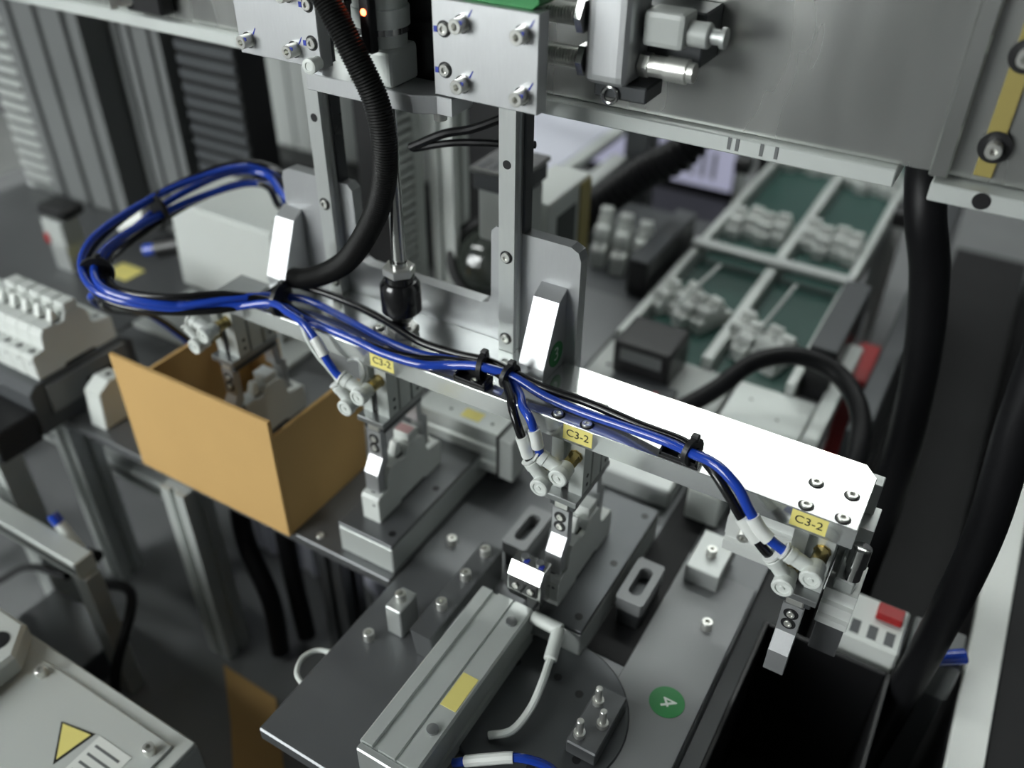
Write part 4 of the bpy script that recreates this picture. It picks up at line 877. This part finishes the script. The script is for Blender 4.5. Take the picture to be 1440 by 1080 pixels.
block(-0.112, -0.084, 0.395, 0.550, 0.8352, 0.898, 'long black gate block right of the conveyor')
t = thing('feed_plate', 'pale machined plate with stamped marks at the near end of the conveyor', 'plate', (-0.21, 0.33, 0.84))
add('left_plate', box(nb(), -0.318, -0.172, 0.275, 0.372, 0.838, 0.850, 0.001), PALE, t)
add('right_plate', box(nb(), -0.168, -0.088, 0.275, 0.372, 0.838, 0.850, 0.001), ANODL, t)
add('rim', box(nb(), -0.086, -0.070, 0.275, 0.50, 0.834, 0.852, 0.001), ANODL, t)
for p in ((-0.148, 0.345), (-0.115, 0.325), (-0.30, 0.325), (-0.285, 0.315)):
    inst('hole', HOLES if p[0] > -0.2 else HOLE, t, (p[0], p[1], 0.8501))
t = thing('print_head', 'black print head with a grey label on the feed plate', 'print head', (-0.255, 0.335, 0.85))
add('body', box(nb(), -0.292, -0.228, 0.312, 0.371, 0.8502, 0.893, 0.006, 3), BLACK, t)
add('window', box(nb(), -0.283, -0.237, 0.3110, 0.3118, 0.872, 0.886), GREYP, t)
add('foot', box(nb(), -0.285, -0.215, 0.278, 0.311, 0.8502, 0.858, 0.001), DARKG, t)
add('pilot_light', lathe(nb(), (-0.232, 0.290, 0.858), (0, 0, 1), [(0, 0.003), (0.002, 0.0025), (0.003, 0.001)], 12), RED, t)
add('yellow_tag', box(nb(), -0.214, -0.200, 0.282, 0.296, 0.8502, 0.8506), YEL, t)
solo('arched_cable', sweep(nb(), catmull([(-0.200, 0.262, 0.868), (-0.1733, 0.2953, 0.885), (-0.1495, 0.3306, 0.905), (-0.1135, 0.3525, 0.912), (-0.0715, 0.3505, 0.905), (-0.0394, 0.3121, 0.89), (-0.030, 0.2544, 0.86), (-0.030, 0.21, 0.80), (-0.03, 0.19, 0.70), (-0.03, 0.19, 0.607)], 8), 0.0095, 14), RUBBER, 'thick black cable arching over the near end of the conveyor', 'cable', (-0.11, 0.35, 0.9))
solo('red_block', box(nb(), -0.083, -0.056, 0.510, 0.600, 0.6002, 0.80, 0.003), RED, 'dark red block right of the conveyor', 'block', (-0.07, 0.55, 0.6002))
solo('side_bar', box(nb(), -0.052, -0.030, 0.33, 1.05, 0.6002, 0.862, 0.002), DARKS, 'long grey bar beyond the red block at right', 'bar', (-0.04, 0.7, 0.6002))
for i, (x, y) in enumerate(((-0.335, 0.86), (-0.095, 0.80))):
    t = thing('belt_sensor', 'black belt sensor on the ' + ('left' if i == 0 else 'right') + ' side of the conveyor', 'sensor', (x, y, 0.6))
    add('stem', box(nb(), x - 0.006, x + 0.006, y - 0.006, y + 0.006, 0.6002, 0.868), ANODL, t)
    add('head', box(nb(), x - 0.012, x + 0.014, y - 0.012, y + 0.014, 0.8682, 0.892, 0.005, 2), BLACK, t)

# ================================================================== right side
solo('added_dark_overlay', box(nb(), -0.027, 0.096, 0.175, 1.30, 0.6002, 0.630, 0.002), BLACKS, 'flat black tray added to darken the deck between conduit and white strip', 'overlay', (0.03, 0.7, 0.6002))  # added black sheet, darkens the pale deck on the right side
solo('vertical_hose', sweep(nb(), catmull([(0.050, 0.10, 0.602), (0.054, 0.10, 0.70), (0.0616, 0.10, 0.86), (0.0635, 0.10, 0.98), (0.055, 0.105, 1.08), (0.052, 0.128, 1.1915)], 8), 0.0120, 16), RUBBER, 'thick black hose running down at the right edge', 'hose', (0.05, 0.1, 0.602))
solo('bent_conduit', sweep(nb(), catmull([(-0.062, 0.45, 1.165), (-0.057, 0.36, 1.190), (-0.051, 0.285, 1.165), (-0.038, 0.255, 1.125), (-0.022, 0.26, 1.075), (-0.008, 0.265, 1.00), (0.002, 0.26, 0.90), (0.004, 0.25, 0.75), (0.004, 0.25, 0.61)], 8), 0.0145, 16), RUBBER, 'thick black conduit dropping from the gantry right of the conveyor', 'conduit', (0.0, 0.25, 0.61))
t = thing('side_cabinet', 'dark cabinet with a white top edge strip at the right edge', 'cabinet', (0.25, 0.4, 0.6))
add('body', box(nb(), 0.098, 0.45, -0.30, 1.2, 0.6002, 0.790, 0.002), BLACK, t)
add('white_strip', box(nb(), 0.099, 0.124, -0.30, 1.2, 0.7902, 0.80, 0.001), SLEEVE, t)
add('dark_top', box(nb(), 0.1245, 0.45, -0.30, 1.2, 0.7902, 0.797, 0.001), BLACKS, t)
solo('enclosure_panel', box(nb(), 0.46, 0.48, -0.6, 1.75, 0.6002, 1.70, 0.002), DARKG, 'dark enclosure panel closing the right side', 'panel', (0.47, 0.5, 0.6002))
t = thing('reject_bin', 'open black bin below the empty gripper', 'bin', (0.0, 0.03, 0.6))
for (a, c, d, e) in ((-0.052, -0.048, -0.090, 0.105), (0.044, 0.048, -0.090, 0.105), (-0.0479, 0.0439, -0.090, -0.086), (-0.0479, 0.0439, 0.101, 0.105)):
    add('wall', box(nb(), a, c, d, e, 0.6002, 0.820, 0.0008), BLACK, t)
add('bottom', box(nb(), -0.0479, 0.0439, -0.0859, 0.1009, 0.6002, 0.640), BLACK, t)
t = thing('terminal_strip', 'dusty white terminal strip with a red button right of the bin', 'terminal', (0.03, 0.13, 0.82))
add('body', box(nb(), -0.010, 0.048, 0.112, 0.160, 0.795, 0.835, 0.002), BRKR, t)
add('base', box(nb(), -0.005, 0.045, 0.115, 0.158, 0.6002, 0.7948), DARKG, t)
for k in range(4):
    add('slot', box(nb(), -0.004 + 0.013 * k, 0.003 + 0.013 * k, 0.116, 0.130, 0.835, 0.8354), DARKG, t)
add('red_button', box(nb(), 0.024, 0.044, 0.138, 0.152, 0.835, 0.842, 0.001), RED, t)
t = thing('blue_connector', 'grey connector with a blue plug at lower right', 'connector', (0.075, 0.10, 0.80))
add('body', box(nb(), 0.052, 0.092, 0.125, 0.165, 0.790, 0.83, 0.002), GREYP, t)
add('base', box(nb(), 0.055, 0.090, 0.128, 0.162, 0.6002, 0.7898), DARKG, t)
add('plug', cyl(nb(), (0.060, 0.120, 0.828), (0.092, 0.135, 0.838), 0.006, 12, 0.001), BLUE, t)
t = thing('corner_block', 'pale machined corner block with a bolt left of the bin', 'block', (-0.1, 0.09, 0.85))
add('body', box(nb(), -0.118, -0.090, 0.080, 0.125, 0.8543, 0.872, 0.001), ANOD, t)
inst('bolt', BOLT5, t, (-0.104, 0.100, 0.872))
t = thing('connector_pair', 'black and white plug connectors below the right half of the bar', 'connector', (-0.11, 0.20, 0.85))
add('white_plug', box(nb(), -0.145, -0.115, 0.150, 0.185, 0.8502, 0.885, 0.002), WHITE, t)
add('black_plug', cyl(nb(), (-0.150, 0.205, 0.885), (-0.105, 0.215, 0.890), 0.013, 14, 0.001), BLACK, t)
add('blue_wire', sweep(nb(), catmull([(-0.105, 0.215, 0.890), (-0.085, 0.22, 0.895), (-0.070, 0.225, 0.885)], 6), 0.003, 8), BLUE, t)
add('base', box(nb(), -0.150, -0.105, 0.186, 0.235, 0.8502, 0.876, 0.001), DARKG, t)
t = thing('red_indicator', 'small red indicator on a dark block behind the third gripper', 'indicator', (-0.19, 0.20, 0.85))
add('block', box(nb(), -0.235, -0.160, 0.150, 0.230, 0.8502, 0.872, 0.002), ANOD, t)
add('lamp', lathe(nb(), (-0.185, 0.200, 0.872), (0, 0, 1), [(0, 0.004), (0.003, 0.004), (0.005, 0.002)], 14), RED, t)

# ================================================================== control box, bottom left
t = thing('control_box', 'pale grey control box with a yellow warning triangle at lower left', 'control box', (-0.55, -0.33, 0.6))
add('body', box(nb(), -0.80, -0.378, -0.50, -0.202, 0.6002, 0.796, 0.003, 2), PALE2, t)
lid = add('lid', box(nb(), -0.800, -0.379, -0.499, -0.203, 0.7962, 0.800, 0.001), PALE2, t)
add('panel', box(nb(), -0.535, -0.390, -0.480, -0.214, 0.8002, 0.8022, 0.0008), PALE2, t)
for p in ((-0.524, -0.224), (-0.400, -0.226), (-0.400, -0.46)):
    inst('bolt', BOLT5, t, (p[0], p[1], 0.8022))
b = nb(); prism(b, [(-0.476, -0.243), (-0.452, -0.268), (-0.446, -0.237)], 'z', 0.8024, 0.8027); wt = add('warning_triangle', b, INK, t, 'yellow warning triangle with black border')
b = nb(); prism(b, [(-0.4735, -0.2435), (-0.4530, -0.2645), (-0.4480, -0.2390)], 'z', 0.8027, 0.8029); add('yellow_fill', b, YEL, wt)
pn = add('text_plate', box(nb(), -0.442, -0.408, -0.290, -0.236, 0.8023, 0.8026), SLEEVE, t)
for k in range(6):
    add('print_line', box(nb(), -0.438, -0.413 + 0.003 * (k % 2), -0.244 - 0.007 * k, -0.242 - 0.007 * k, 0.8026, 0.8027), GREYP, pn)
add('raised_cover', prism(nb(), [(-0.800, -0.490), (-0.548, -0.490), (-0.540, -0.230), (-0.560, -0.206), (-0.800, -0.206)], 'z', 0.8002, 0.822, 0.003), PALE2, t)
add('grip_hole', cyl(nb(), (-0.563, -0.228, 0.822), (-0.563, -0.228, 0.8224), 0.009, 20), BLACK, t)
